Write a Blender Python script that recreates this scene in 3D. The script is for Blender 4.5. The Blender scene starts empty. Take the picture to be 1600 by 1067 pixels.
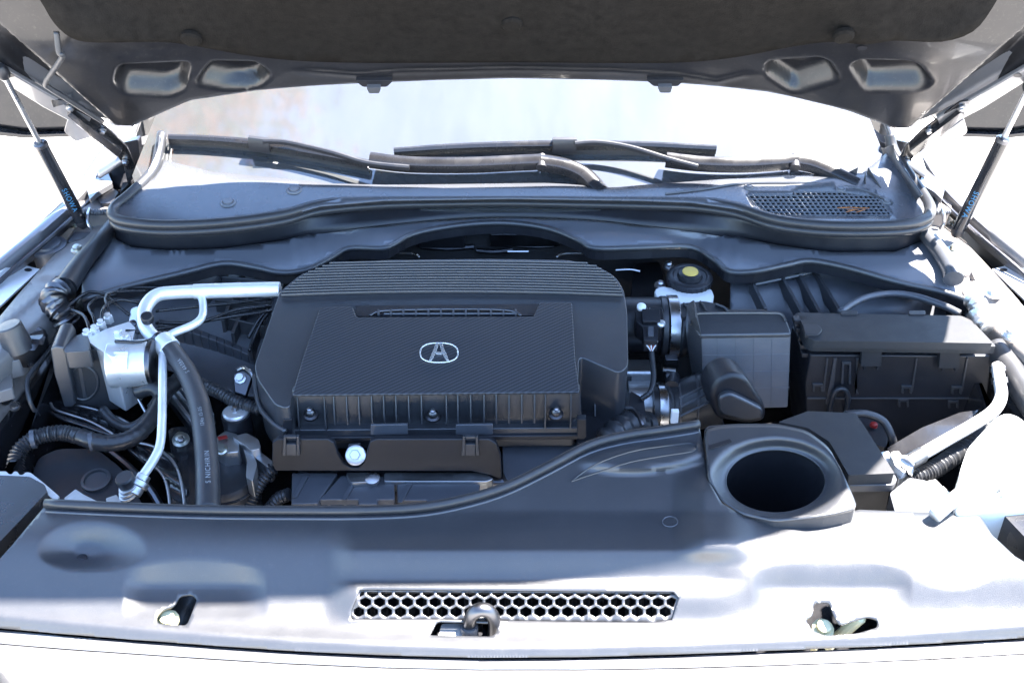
import bpy, bmesh, math, random
import numpy as np
from mathutils import Vector, Matrix
from mathutils.geometry import delaunay_2d_cdt
R = math.radians
random.seed(7)
sc = bpy.context.scene
COL = sc.collection

# ------------------------------------------------------------ camera
F, CX, CY = 1664.0, 800.0, 533.5
CAM = Vector((0, -0.835, 0.95))
PIT = R(33)
FW = Vector((0, math.cos(PIT), -math.sin(PIT)))
RT = Vector((1, 0, 0))
UP = Vector((0, math.sin(PIT), math.cos(PIT)))
cam = bpy.data.cameras.new('camera')
camo = bpy.data.objects.new('camera', cam); COL.objects.link(camo)
cam.sensor_fit = 'HORIZONTAL'; cam.sensor_width = 36.0; cam.lens = 36.0 * F / 1600.0
cam.clip_start = 0.02; cam.clip_end = 2000
cam.dof.use_dof = False
camo.location = CAM; camo.rotation_euler = (R(90) - PIT, 0, 0)
sc.camera = camo

# ------------------------------------------------------------ light
SUN_DIR = Vector((0.46, 0.17, 1.0)).normalized()      # towards the sun: right and a little behind the cowl
elev = math.asin(SUN_DIR.z)
azim = math.atan2(SUN_DIR.x, SUN_DIR.y)
w = bpy.data.worlds.new('World'); sc.world = w; w.use_nodes = True
nt = w.node_tree
bg = nt.nodes['Background']
sky = nt.nodes.new('ShaderNodeTexSky'); sky.sky_type = 'NISHITA'; sky.sun_disc = False
sky.sun_elevation = elev; sky.sun_rotation = azim
sky.air_density = 1.0; sky.dust_density = 0.3; sky.ozone_density = 3.0
nt.links.new(sky.outputs[0], bg.inputs[0]); bg.inputs[1].default_value = 0.087
sun = bpy.data.lights.new('sun', 'SUN'); sun.energy = 5.0; sun.angle = R(0.5); sun.color = (1.0, 0.935, 0.865)
suno = bpy.data.objects.new('sun', sun); COL.objects.link(suno)
suno.rotation_euler = (-SUN_DIR).to_track_quat('-Z', 'Y').to_euler()
suno.location = SUN_DIR * 8
vs = sc.view_settings
vs.view_transform = 'Standard'; vs.look = 'None'; vs.exposure = 3.6; vs.gamma = 1.0; vs.use_curve_mapping = False
sc.cycles.use_denoising = True
sc.cycles.max_bounces = 8; sc.cycles.diffuse_bounces = 4; sc.cycles.glossy_bounces = 4; sc.cycles.transparent_max_bounces = 12
sc.cycles.sample_clamp_indirect = 6.0

# ------------------------------------------------------------ pixel -> place
def ray(px, py):
    return FW + RT * ((px - CX) / F) + UP * (-(py - CY) / F)
def hz(px, py, z):
    d = ray(px, py); return CAM + d * ((z - CAM.z) / d.z)
def hy(px, py, y):
    d = ray(px, py); return CAM + d * ((y - CAM.y) / d.y)
def proj(p):
    q = p - CAM; Z = q.dot(FW)
    return (CX + F * q.dot(RT) / Z, CY - F * q.dot(UP) / Z)
class PL:
    """a plane: hit it with a pixel's sight line, off = metres proud of it"""
    def __init__(s, a, n):
        s.a = Vector(a); s.n = Vector(n).normalized()
        if s.n.dot(CAM - s.a) < 0: s.n = -s.n
    def __call__(s, px, py, off=0.0):
        d = ray(px, py); a = s.a + s.n * off
        return CAM + d * ((a - CAM).dot(s.n) / d.dot(s.n))
def PL3(a, b, c): return PL(a, (b - a).cross(c - a))
def PLtilt(px, py, z, deg):
    """through a pixel at height z, rising away from the viewer by deg"""
    p = hz(px, py, z); return PL(p, (0, -math.sin(R(deg)), math.cos(R(deg))))
def PLz(z): return PL((0, 0, z), (0, 0, 1))
def PLy(y): return PL((0, y, 0), (0, -1, 0))
def ss(a, b, x):
    t = (x - a) / (b - a); t = 0.0 if t < 0 else 1.0 if t > 1 else t
    return t * t * (3 - 2 * t)
def mix(a, b, t): return a + (b - a) * t

# ------------------------------------------------------------ outlines
def cr(pts, n=6, closed=False):
    """Catmull-Rom through points of any dimension"""
    pts = [Vector(p) for p in pts]; m = len(pts); out = []
    for i in range(m if closed else m - 1):
        if closed: p0, p1, p2, p3 = (pts[(i + k - 1) % m] for k in range(4))
        else: p0, p1, p2, p3 = pts[max(i - 1, 0)], pts[i], pts[i + 1], pts[min(i + 2, m - 1)]
        for k in range(n):
            t = k / n
            out.append(0.5 * ((2 * p1) + (p2 - p0) * t + (2 * p0 - 5 * p1 + 4 * p2 - p3) * t * t + (3 * p1 - p0 - 3 * p2 + p3) * t ** 3))
    if not closed: out.append(pts[-1])
    return out
def rc(pts, r, n=4):
    """round the corners of a closed outline"""
    pts = [Vector(p) for p in pts]; out = []; m = len(pts)
    for i in range(m):
        a, b, c = pts[i - 1], pts[i], pts[(i + 1) % m]
        u, v = a - b, c - b
        q = min(r, u.length * .45, v.length * .45)
        s, e = b + u.normalized() * q, b + v.normalized() * q
        for k in range(n + 1):
            t = k / n
            out.append(s * (1 - t) ** 2 + b * 2 * t * (1 - t) + e * t * t)
    return out
def ell(cx, cy, rx, ry, n=24, a0=0.0):
    return [Vector((cx + rx * math.cos(a0 + 2 * math.pi * k / n), cy + ry * math.sin(a0 + 2 * math.pi * k / n))) for k in range(n)]
def interp(pts, x):
    if x <= pts[0][0]: return pts[0][1]
    for (a, b), (c, d) in zip(pts, pts[1:]):
        if x <= c: return b + (d - b) * (x - a) / (c - a)
    return pts[-1][1]
def inside(poly, X, Y):
    n = len(poly); r = np.zeros(X.shape, bool); j = n - 1
    for i in range(n):
        xi, yi = poly[i][0], poly[i][1]; xj, yj = poly[j][0], poly[j][1]
        if yi != yj:
            c = ((yi > Y) != (yj > Y)) & (X < (xj - xi) * (Y - yi) / (yj - yi) + xi)
            r ^= c
        j = i
    return r
def dense(poly, step):
    out = []; m = len(poly)
    for i in range(m):
        a = Vector(poly[i][:2]); b = Vector(poly[(i + 1) % m][:2]); k = max(1, int((b - a).length / step))
        for t in range(k): out.append(a + (b - a) * (t / k))
    return out
def clip_convex(poly, region):
    out = [Vector(p[:2]) for p in poly]; m = len(region)
    area = sum(region[i][0] * region[(i + 1) % m][1] - region[(i + 1) % m][0] * region[i][1] for i in range(m))
    sg = 1 if area > 0 else -1
    for i in range(m):
        a = Vector(region[i][:2]); b = Vector(region[(i + 1) % m][:2]); e = b - a
        f = lambda p: sg * (e.x * (p.y - a.y) - e.y * (p.x - a.x))
        new = []
        for k in range(len(out)):
            p, q = out[k - 1], out[k]; fp, fq = f(p), f(q)
            if (fp >= 0) != (fq >= 0): new.append(p + (q - p) * (fp / (fp - fq)))
            if fq >= 0: new.append(q)
        out = new
        if len(out) < 3: return []
    return out

# ------------------------------------------------------------ mesh builders
def bmn(): return bmesh.new()
def prism(bm, pts, vec):
    """closed solid: outline pts (3D) and its copy moved by vec (a vector or one per point)"""
    n = len(pts); vec = vec if isinstance(vec, list) else [vec] * n
    a = [bm.verts.new(p) for p in pts]; b = [bm.verts.new(Vector(p) + v) for p, v in zip(pts, vec)]
    bm.faces.new(a); bm.faces.new(b[::-1])
    for i in range(n): bm.faces.new((a[i], b[i], b[(i + 1) % n], a[(i + 1) % n]))
    return bm
def pp(bm, px, plane, vec, off=0.0):
    return prism(bm, [plane(p[0], p[1], off) for p in px], vec)
def down(d): return Vector((0, 0, -d))
def frame(t):
    t = t.normalized(); u = t.cross(Vector((0, 0, 1)))
    if u.length < 1e-4: u = Vector((1, 0, 0))
    u.normalize(); return u, t.cross(u).normalized()
def tube(bm, pts, r, n=10, sub=0, cap=True, flat=1.0, flat_dir=None):
    """swept tube; r number, list, or function of (index, fraction)"""
    if sub: pts = cr(pts, sub)
    pts = [Vector(p) for p in pts]; m = len(pts); rings = []; u = None
    for i, p in enumerate(pts):
        t = pts[min(i + 1, m - 1)] - pts[max(i - 1, 0)]
        if t.length < 1e-9: t = Vector((0, 0, 1))
        t.normalize()
        if u is None:
            u = frame(t)[0] if flat_dir is None else (flat_dir - t * flat_dir.dot(t)).normalized()
        else:
            u = (u - t * u.dot(t)); u = u.normalized() if u.length > 1e-6 else frame(t)[0]
        if flat_dir is not None: u = (flat_dir - t * flat_dir.dot(t)).normalized()
        v = t.cross(u)
        rr = r(i, i / (m - 1)) if callable(r) else (r[i] if isinstance(r, (list, tuple)) else r)
        rings.append([bm.verts.new(p + (u * math.cos(2 * math.pi * k / n) * flat + v * math.sin(2 * math.pi * k / n)) * rr) for k in range(n)])
    for a, b in zip(rings, rings[1:]):
        for k in range(n): bm.faces.new((a[k], a[(k + 1) % n], b[(k + 1) % n], b[k]))
    if cap: bm.faces.new(rings[0][::-1]); bm.faces.new(rings[-1])
    return bm
def corr(bm, pts, r, pitch=.006, depth=.18, n=12, sub=8):
    """convoluted hose"""
    c = cr(pts, sub); out = [c[0]]; L = 0.0
    for a, b in zip(c, c[1:]):
        k = max(1, int((b - a).length / (pitch / 4))); out += [a + (b - a) * (t / k) for t in range(1, k + 1)]
    ds = [0.0]
    for a, b in zip(out, out[1:]): ds.append(ds[-1] + (b - a).length)
    rr = [r * (1 - depth * (0.5 + 0.5 * math.copysign(abs(math.cos(2 * math.pi * d / pitch)) ** .6, math.cos(2 * math.pi * d / pitch)))) for d in ds]
    return tube(bm, out, rr, n)
def lathe(bm, o, ax, prof, n=28):
    ax = Vector(ax).normalized(); u, v = frame(ax); rings = []
    for r, h in prof:
        rings.append([bm.verts.new(o + ax * h + (u * math.cos(2 * math.pi * k / n) + v * math.sin(2 * math.pi * k / n)) * max(r, 1e-5)) for k in range(n)])
    for a, b in zip(rings, rings[1:]):
        for k in range(n): bm.faces.new((a[k], a[(k + 1) % n], b[(k + 1) % n], b[k]))
    bm.faces.new(rings[0][::-1]); bm.faces.new(rings[-1])
    return bm
def box(bm, c, sx, sy, sz, rot=None):
    c = Vector(c); rot = rot or Matrix.Identity(3)
    vs_ = [bm.verts.new(c + rot @ Vector((x * sx / 2, y * sy / 2, z * sz / 2))) for z in (-1, 1) for y in (-1, 1) for x in (-1, 1)]
    for f in ((0, 2, 3, 1), (4, 5, 7, 6), (0, 1, 5, 4), (2, 6, 7, 3), (0, 4, 6, 2), (1, 3, 7, 5)): bm.faces.new([vs_[i] for i in f])
    return bm
def rotz(a): return Matrix.Rotation(a, 3, 'Z')
def basis(x, y, z): return Matrix((x, y, z)).transposed()
def sheet_bm(outline, pos, holes=(), step=10.0):
    """a curved sheet over a flat outline with holes; pos(u, v) gives the place of each point"""
    ol = dense(outline, step); hs = [dense(h, step) for h in holes]
    allp = ol + [p for h in hs for p in h]
    P = np.array([(p[0], p[1]) for p in allp])
    x0, y0 = P.min(0); x1, y1 = P.max(0)
    gx, gy = np.meshgrid(np.arange(x0 + step / 2, x1, step), np.arange(y0 + step / 2, y1, step))
    gx = gx.copy(); gx[1::2] += step * .5
    gx = gx.ravel(); gy = gy.ravel()
    ok = inside(ol, gx, gy)
    for h in hs: ok &= ~inside(h, gx, gy)
    gx, gy = gx[ok], gy[ok]
    keep = np.ones(len(gx), bool)
    for i in range(0, len(gx), 512):
        d = ((gx[i:i + 512, None] - P[None, :, 0]) ** 2 + (gy[i:i + 512, None] - P[None, :, 1]) ** 2).min(1)
        keep[i:i + 512] = d > (step * .45) ** 2
    pts = [Vector((p[0], p[1])) for p in allp] + [Vector((a, b)) for a, b in zip(gx[keep], gy[keep])]
    ed = []; k = 0
    for lp in [ol] + hs:
        m = len(lp); ed += [(k + i, k + (i + 1) % m) for i in range(m)]; k += m
    V, E, Fc, *_ = delaunay_2d_cdt(pts, ed, [], 0, 1e-5, False)
    c = np.array([[sum(V[i].x for i in f) / 3, sum(V[i].y for i in f) / 3] for f in Fc])
    ok = inside(ol, c[:, 0], c[:, 1])
    for h in hs: ok &= ~inside(h, c[:, 0], c[:, 1])
    bm = bmesh.new(); vv = [None] * len(V)
    for f, k_ in zip(Fc, ok):
        if not k_: continue
        q = []
        for i in f:
            if vv[i] is None: vv[i] = bm.verts.new(pos(V[i].x, V[i].y))
            q.append(vv[i])
        bm.faces.new(q)
    s = sum(f.normal.dot(CAM - f.calc_center_median()) * f.calc_area() for f in bm.faces if not f.normal_update())
    if s < 0:
        for f in bm.faces: f.normal_flip()
    return bm

WL = {}
def link(o, parent=None, world=Vector((0, 0, 0))):
    COL.objects.link(o); WL[o] = world.copy()
    if parent is not None:
        o.parent = parent; o.location = world - WL[parent]
    else: o.location = world
    return o
def mk(name, bm, m, parent=None, bev=0.0, seg=2, sm=35, solid=0.0, recalc=True, base=False):
    """ONE mesh object out of a bmesh laid out in world coordinates; its origin goes to its own middle (base: its foot)"""
    if recalc and not solid: bmesh.ops.recalc_face_normals(bm, faces=bm.faces)
    co = [v.co for v in bm.verts]
    lo = Vector((min(c.x for c in co), min(c.y for c in co), min(c.z for c in co))); hi = Vector((max(c.x for c in co), max(c.y for c in co), max(c.z for c in co)))
    c = (lo + hi) / 2
    if base: c.z = lo.z
    for v in bm.verts: v.co -= c
    me = bpy.data.meshes.new(name); bm.to_mesh(me); bm.free()
    me.materials.append(M[m])
    me.shade_smooth()
    if sm < 180: me.set_sharp_from_angle(angle=R(sm))
    o = bpy.data.objects.new(name, me); link(o, parent, c)
    if solid:
        s = o.modifiers.new('thickness', 'SOLIDIFY'); s.thickness = solid; s.offset = -1; s.use_even_offset = False
    if bev:
        b = o.modifiers.new('bevel', 'BEVEL'); b.width = bev; b.segments = seg; b.limit_method = 'ANGLE'; b.angle_limit = R(30); b.harden_normals = True; b.use_clamp_overlap = True
    return o
def sheet(name, outline, pos, m, parent=None, holes=(), step=10.0, thick=.003, sm=50):
    return mk(name, sheet_bm(outline, pos, holes, step), m, parent, sm=sm, solid=thick)
def again(o, parent, world, rot=None):
    """a copy that shares mesh data"""
    c = o.copy(); link(c, parent, world)
    if rot is not None: c.rotation_euler = rot
    return c
def tag(o, label, cat, group=None, kind=None):
    if label: o['label'] = label
    if cat: o['category'] = cat
    if group: o['group'] = group
    if kind: o['kind'] = kind
    return o
def thing(name, loc, label, cat, group=None):
    o = bpy.data.objects.new(name, None); o.empty_display_size = .02
    link(o, None, Vector(loc)); return tag(o, label, cat, group)
def struct(o): o['kind'] = 'structure'; return o
def letters(name, s, size, m, parent, places, depth=.0004):
    """raised lettering: one mesh; places(x) gives origin, along, up for the running distance x"""
    bm = bmn()
    cu = bpy.data.curves.new('t', 'FONT'); cu.size = size; cu.extrude = 0
    x = 0.0
    for ch in s:
        if ch == ' ': x += size * .35; continue
        cu.body = ch
        to = bpy.data.objects.new('t', cu); COL.objects.link(to)
        me = to.to_mesh()
        wmax = max((v.co.x for v in me.vertices), default=0)
        o, a, u = places(x)
        nn = a.cross(u)
        vs_ = [bm.verts.new(o + a * v.co.x + u * v.co.y + nn * depth) for v in me.vertices]
        for p in me.polygons:
            try: bm.faces.new([vs_[i] for i in p.vertices])
            except ValueError: pass
        to.to_mesh_clear(); bpy.data.objects.remove(to)
        x += wmax + size * .16
    bpy.data.curves.remove(cu)
    return mk(name, bm, m, parent, recalc=False)

# ------------------------------------------------------------ materials
M = {}
def mat(name, col, rough=.5, metal=0.0, bump=0.0, bscale=600.0, var=.12, vscale=12.0, rvar=.08, spec=.5, coat=0.0, dust=0.0, flake=0.0):
    m = bpy.data.materials.new(name); m.use_nodes = True; M[name] = m
    t = m.node_tree; N = t.nodes; L = t.links; b = N['Principled BSDF']
    b.inputs['Metallic'].default_value = metal; b.inputs['Specular IOR Level'].default_value = spec
    b.inputs['Coat Weight'].default_value = coat; b.inputs['Coat Roughness'].default_value = .06
    tc = N.new('ShaderNodeTexCoord')
    n1 = N.new('ShaderNodeTexNoise'); n1.inputs['Scale'].default_value = vscale; n1.inputs['Detail'].default_value = 5; n1.inputs['Roughness'].default_value = .65
    L.new(tc.outputs['Object'], n1.inputs['Vector'])
    mr = N.new('ShaderNodeMapRange'); mr.inputs['From Min'].default_value = .3; mr.inputs['From Max'].default_value = .7
    mr.inputs['To Min'].default_value = 1 - var; mr.inputs['To Max'].default_value = 1 + var
    L.new(n1.outputs[0], mr.inputs[0])
    mx = N.new('ShaderNodeVectorMath'); mx.operation = 'SCALE'; mx.inputs[0].default_value = col
    L.new(mr.outputs[0], mx.inputs['Scale'])
    colout = mx.outputs[0]
    if dust:
        n3 = N.new('ShaderNodeTexNoise'); n3.inputs['Scale'].default_value = 160; n3.inputs['Detail'].default_value = 8; n3.inputs['Roughness'].default_value = .75
        L.new(tc.outputs['Object'], n3.inputs['Vector'])
        m3 = N.new('ShaderNodeMapRange'); m3.inputs['From Min'].default_value = .54; m3.inputs['From Max'].default_value = .76; m3.inputs['To Max'].default_value = dust
        L.new(n3.outputs[0], m3.inputs[0])
        mc = N.new('ShaderNodeMix'); mc.data_type = 'RGBA'; mc.inputs['B'].default_value = (.30, .27, .23, 1)
        L.new(m3.outputs[0], mc.inputs['Factor']); L.new(colout, mc.inputs['A']); colout = mc.outputs['Result']
    L.new(colout, b.inputs['Base Color'])
    n2 = N.new('ShaderNodeTexNoise'); n2.inputs['Scale'].default_value = 35; n2.inputs['Detail'].default_value = 6
    L.new(tc.outputs['Object'], n2.inputs['Vector'])
    r2 = N.new('ShaderNodeMapRange'); r2.inputs['From Min'].default_value = .3; r2.inputs['From Max'].default_value = .7
    r2.inputs['To Min'].default_value = max(.02, rough - rvar); r2.inputs['To Max'].default_value = min(1, rough + rvar)
    L.new(n2.outputs[0], r2.inputs[0]); L.new(r2.outputs[0], b.inputs['Roughness'])
    if bump:
        n4 = N.new('ShaderNodeTexNoise'); n4.inputs['Scale'].default_value = bscale; n4.inputs['Detail'].default_value = 3
        L.new(tc.outputs['Object'], n4.inputs['Vector'])
        bp = N.new('ShaderNodeBump'); bp.inputs['Strength'].default_value = bump; bp.inputs['Distance'].default_value = .001
        L.new(n4.outputs[0], bp.inputs['Height']); L.new(bp.outputs[0], b.inputs['Normal'])
    return m
mat('plastic', (.032, .0335, .038), .36, rvar=.035, var=.08, spec=.85, bump=.30, bscale=1400, dust=.05)              # moulded black covers
mat('plastic_pale', (.105, .109, .120), .42, bump=.2, bscale=1200, dust=.06)
mat('plastic_grey', (.062, .066, .076), .40, spec=.7, bump=.2, bscale=1200, dust=.06)          # greyer matt plastic
mat('cowl_plastic', (.056, .060, .070), .26, spec=.85, bump=.12, bscale=1400, dust=.02, rvar=.035, var=.06)
mat('plastic_matte', (.017, .018, .021), .58, spec=.4, bump=.2, bscale=1200, dust=.05)
mat('shelf_plastic', (.135, .142, .160), .36, spec=.7, bump=.12, bscale=1400, dust=.02, rvar=.04, var=.06)
mat('plastic_dark', (.013, .0135, .017), .42, bump=.15, bscale=1500, dust=.03)         # deep black plastic
mat('plastic_gloss', (.014, .014, .016), .25, dust=.03)
mat('rubber', (.024, .025, .028), .38, bump=.12, bscale=500, dust=.05)
mat('rubber_hose', (.035, .036, .040), .40, bump=.3, bscale=900, dust=.05)
mat('felt', (.0105, .0095, .0085), .95, bump=1.0, bscale=420, var=.35, vscale=70, spec=.1)
mat('black_paint', (.014, .014, .016), .20, coat=.4, dust=.04)
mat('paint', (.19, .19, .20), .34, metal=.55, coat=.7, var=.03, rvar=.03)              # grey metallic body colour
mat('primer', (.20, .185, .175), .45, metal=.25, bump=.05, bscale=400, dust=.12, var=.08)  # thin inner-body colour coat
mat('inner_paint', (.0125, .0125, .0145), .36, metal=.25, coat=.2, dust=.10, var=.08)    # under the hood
mat('alu', (.74, .75, .76), .34, metal=.7, bump=.12, bscale=500, var=.08)
mat('alu_cast', (.50, .51, .52), .42, metal=1.0, bump=.5, bscale=220, var=.15)
mat('alu_pipe', (.80, .81, .82), .38, metal=.45, bump=.06, bscale=300)
mat('steel', (.45, .45, .46), .30, metal=1.0, var=.15)
mat('steel_dark', (.12, .12, .13), .35, metal=1.0, var=.2)
mat('zinc', (.55, .56, .50), .35, metal=1.0, var=.15)
mat('chrome', (.80, .81, .82), .25, metal=.8, var=.03, rvar=.03)
mat('white_plastic', (.72, .73, .72), .38, var=.04, dust=.04)
mat('milky', (.62, .66, .66), .35, var=.05)
mat('pale_hose', (.50, .50, .50), .40, var=.05)
mat('yellow_zinc', (.80, .76, .48), .4)
mat('yellow', (.62, .42, .08), .5)
mat('red', (.22, .012, .01), .4)
mat('blue_print', (.04, .17, .32), .5)
mat('white_print', (.30, .31, .32), .6)
mat('orange_leaf', (.42, .14, .03), .7)
mat('headlamp_black', (.018, .018, .02), .30, dust=.04)
mat('foil', (.55, .55, .56), .22, metal=1.0, bump=1.0, bscale=60, var=.25)
mat('tape', (.020, .020, .022), .35, bump=.8, bscale=120)

# ============================================================ the place around
GZ = -0.96
bm = bmn(); box(bm, (0, 0, GZ - .05), 600, 600, .1)
mat('pavement', (.36, .345, .32), .85, bump=.4, bscale=60, var=.12, vscale=3)
struct(mk('ground', bm, 'pavement'))

# ============================================================ front cover over the radiator support
LIP = [(-120, 962), (0, 981), (100, 990), (200, 998), (320, 1007), (450, 1016), (600, 1023), (750, 1027), (900, 1026), (1050, 1022), (1200, 1016), (1350, 1010), (1450, 1005), (1600, 996), (1720, 985)]
def zcov(px, py):
    side = mix(.050 * ss(990, 812, py), .050 * ss(1000, 850, py), ss(1000, 1120, px))
    lin = max(0.0, min(1.0, (py - 860) / 46)); lin = .75 * lin + .25 * ss(858, 908, py)
    cen = .052 - .023 * lin - .029 * ss(908, 990, py)
    wc = ss(505, 560, px) * (1 - ss(1100, 1180, px))
    z = mix(side, cen, wc)
    if py < 800: z += .030 * (800 - py) / 135
    # funnel by the left headlamp: a cone with a flat bottom
    dx, dy = (px - 138) / (92 if px > 138 else 80), (py - 862) / (48 if py < 862 else 30)
    r = math.hypot(dx, dy); c = max(0.0, min(1.0, (1 - r) / .72)); z -= .0175 * (.9 * c + .1 * c * c * (3 - 2 * c))
    # pocket above the left slot, its mirror above the right slot
    for c, wd, dp in ((305, 112, .0095), (1300, 125, .006)):
        wx = max(0.0, min(1.0, (1 - abs(px - c) / wd) / .45)); wx = wx * (2 - wx)
        top_ = 872 + 18 * (abs(px - c) / wd) ** 2
        f = max(0.0, min(1.0, (py - top_) / (914 - top_))); g_ = max(0.0, min(1.0, (966 - py) / 48))
        z -= dp * wx * min(f, g_)
    # funnel by the right headlamp
    dx, dy = (px - 1490) / 70, (py - 885) / 38
    z -= .006 * (1 - ss(.15, 1.0, math.hypot(dx, dy)))
    rt = max(0.0, min(1.0, (px - 1050) / 50)); z += .014 * (.6 * rt + .4 * ss(1048, 1104, px)) * ss(720, 770, py) * (1 - ss(836, 885, py)) * (1 - ss(1130, 1230, px))
    # raised blister beside the snorkel
    e = math.hypot((px - 1000 - (722 - py) * 1.2) / 110, (py - 715) / 26); z += .008 * (1 - ss(.6, 1.0, e))
    # roll over at the nose
    ly = interp(LIP, px); z -= .009 * ss(ly - 20, ly + 4, py)
    return z
def pcov(px, py): return hz(px, py, zcov(px, py))
BACK = cr([(72, 788), (200, 794), (330, 798), (450, 799), (560, 799), (650, 795), (720, 783), (790, 762), (860, 728), (920, 697), (975, 682), (1035, 673), (1092, 664)], 4)
cov_out = [Vector(p) for p in [(-120, 925), (0, 872), (20, 850)]] + BACK + [Vector(p) for p in [(1100, 700), (1108, 752), (1128, 786), (1162, 806), (1205, 816), (1290, 808), (1342, 796), (1420, 799), (1530, 803), (1550, 835), (1585, 868), (1720, 950)]] + [Vector(p) for p in LIP[::-1]]
slotL = rc([(300, 928), (308, 936), (292, 977), (246, 974), (244, 962), (255, 951), (272, 947), (281, 930)], 7)
slotR = rc([(1271, 942), (1296, 941), (1302, 960), (1312, 977), (1355, 963), (1372, 968), (1371, 980), (1340, 989), (1290, 993), (1270, 985), (1258, 968), (1270, 962)], 6)
latch_hole = rc([(671, 992), (683, 971), (776, 974), (778, 986), (768, 994)], 5)
grille_reg = [Vector(p) for p in [(562, 921), (575, 920), (1052, 924), (1061, 934), (1050, 968), (1020, 972), (900, 971), (780, 969), (684, 967), (548, 967), (549, 952)]]
cover = thing('radiator_cover', hz(800, 900, -.02), 'wide black plastic cover along the nose with a honeycomb grille and moulded pockets', 'cover')
cp = sheet('cover_panel', cov_out, pcov, 'plastic', cover, [slotL, slotR, latch_hole, grille_reg], 5, .003, 70)
# rolled rear edge with its rubber lip
bm = bmn(); tube(bm, [pcov(p[0], p[1] + 2) + Vector((0, 0, .004)) for p in BACK], .0062, 10)
mk('edge_seal', bm, 'rubber', cover, sm=180)
bm = bmn(); tube(bm, [pcov(p[0], p[1] + 12) + Vector((0, 0, .0005)) for p in BACK], .0018, 6)
mk('edge_bead', bm, 'plastic_grey', cover, sm=180)
# flange hanging from the rear edge
bm = bmn(); a = [pcov(p[0], p[1] + 1) for p in BACK]
for p, q in zip(a, a[1:]): prism(bm, [p, q, q + down(.10), p + down(.10)], Vector((0, -.003, 0)))
mk('rear_flange', bm, 'plastic_dark', cover)
# honeycomb: a plate with hexagonal openings
hexes = []
pitch, rowh = 21.8, 15.2
for r_ in range(-1, 6):
    for c_ in range(-1, 26):
        cx_ = 560 + c_ * pitch + (pitch / 2 if r_ % 2 else 0); cy_ = 925 + r_ * rowh
        h = [Vector((cx_ + x * 8.9, cy_ + y)) for x, y in ((0, -8.3), (1, -3.6), (1, 3.6), (0, 8.3), (-1, 3.6), (-1, -3.6))]
        reg = [Vector(p) for p in [(564, 922.5), (1052, 925.5), (1058, 934), (1047, 965), (1020, 968), (684, 964), (551, 964), (552, 950)]]
        h = clip_convex(h, reg)
        if len(h) > 2 and abs(sum(h[i - 1].x * h[i].y - h[i].x * h[i - 1].y for i in range(len(h)))) > 90: hexes.append(h)
mk('honeycomb_grille', sheet_bm([Vector(p) for p in [(560, 919.5), (575, 918.5), (1053, 922), (1064, 933), (1052, 970), (1020, 974), (900, 973), (780, 971), (684, 969), (545, 969), (546, 951)]], lambda x, y: hz(x, y, zcov(x, y) - .003), hexes, 8), 'plastic', cover, sm=40, solid=.009)
# what lies behind the grille
bm = bmn()
for k in range(26): tube(bm, [hz(540 + k * 21, 915, -.10), hz(540 + k * 21, 990, -.10)], .0035, 6)
o = mk('radiator_fins', bm, 'steel_dark', cover); o['kind'] = 'stuff'
bm = bmn(); c_ = pcov(128, 872); lathe(bm, c_ - Vector((0, 0, .001)), (0, -.1, 1), [(.0065, 0), (.0065, .002), (.0045, .0026), (.004, .0012), (0, .0012)], 16); mk('push_clip', bm, 'plastic_dark', cover)
# moulded ejector ring and part marks on the basin
bm = bmn(); tube(bm, [pcov(p.x, p.y) + Vector((0, 0, .0004)) for p in ell(1047, 815, 12, 8, 24)] + [pcov(1059, 815)], .0007, 5)
mk('mould_ring', bm, 'plastic_grey', cover)
bm = bmn(); q = cr([(893, 752), (930, 726), (985, 706), (1040, 697), (1080, 693), (1086, 704), (1040, 712), (985, 722), (935, 738), (893, 752)], 4)
tube(bm, [pcov(p[0], p[1]) + Vector((0, 0, .0006)) for p in q], .0012, 6)
mk('blister_bead', bm, 'plastic', cover)
# round snorkel panel set into the cover
sn_out = rc([(1100, 668), (1150, 664), (1215, 664), (1262, 674), (1296, 700), (1320, 745), (1338, 787), (1336, 794), (1300, 803), (1210, 812), (1160, 801), (1125, 778), (1108, 745)], 12)
hole = ell(1212, 751, 77, 49, 40)
def zsn(px, py):
    r = math.hypot((px - 1212) / 77, (py - 751) / 49)
    return .086 - .014 * (py - 668) / 140 - .016 * (1 - ss(1.0, 1.42, r))
snork = thing('snorkel_panel', hz(1212, 790, .05), 'black air intake panel with a deep round opening', 'air intake')
bm = bmn(); NA = 72; grid_ = []
for k in range(NA):
    an = 2 * math.pi * k / NA; dx, dy = math.cos(an) * 77, math.sin(an) * 49; best = 9
    for p, q in zip(sn_out, sn_out[1:] + sn_out[:1]):
        e = q - p; den = dx * e.y - dy * e.x
        if abs(den) < 1e-9: continue
        wx, wy = p.x - 1212, p.y - 751; tt = (wx * e.y - wy * e.x) / den; uu = (wx * dy - wy * dx) / den
        if tt > 0 and -1e-6 <= uu <= 1 + 1e-6: best = min(best, tt)
    col_ = []
    for i_ in range(13):
        f = mix(1.0, best, (i_ / 12) ** 1.3); x, y = 1212 + dx * f, 751 + dy * f; col_.append(bm.verts.new(hz(x, y, zsn(x, y))))
    grid_.append(col_)
for k in range(NA):
    for i_ in range(12): bm.faces.new((grid_[k][i_], grid_[k][i_ + 1], grid_[(k + 1) % NA][i_ + 1], grid_[(k + 1) % NA][i_]))
bm.normal_update()
if sum(f.normal.z for f in bm.faces) < 0:
    for f in bm.faces: f.normal_flip()
mk('panel', bm, 'plastic', snork, sm=70, solid=.004)
bm = bmn()
rings = []
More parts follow.
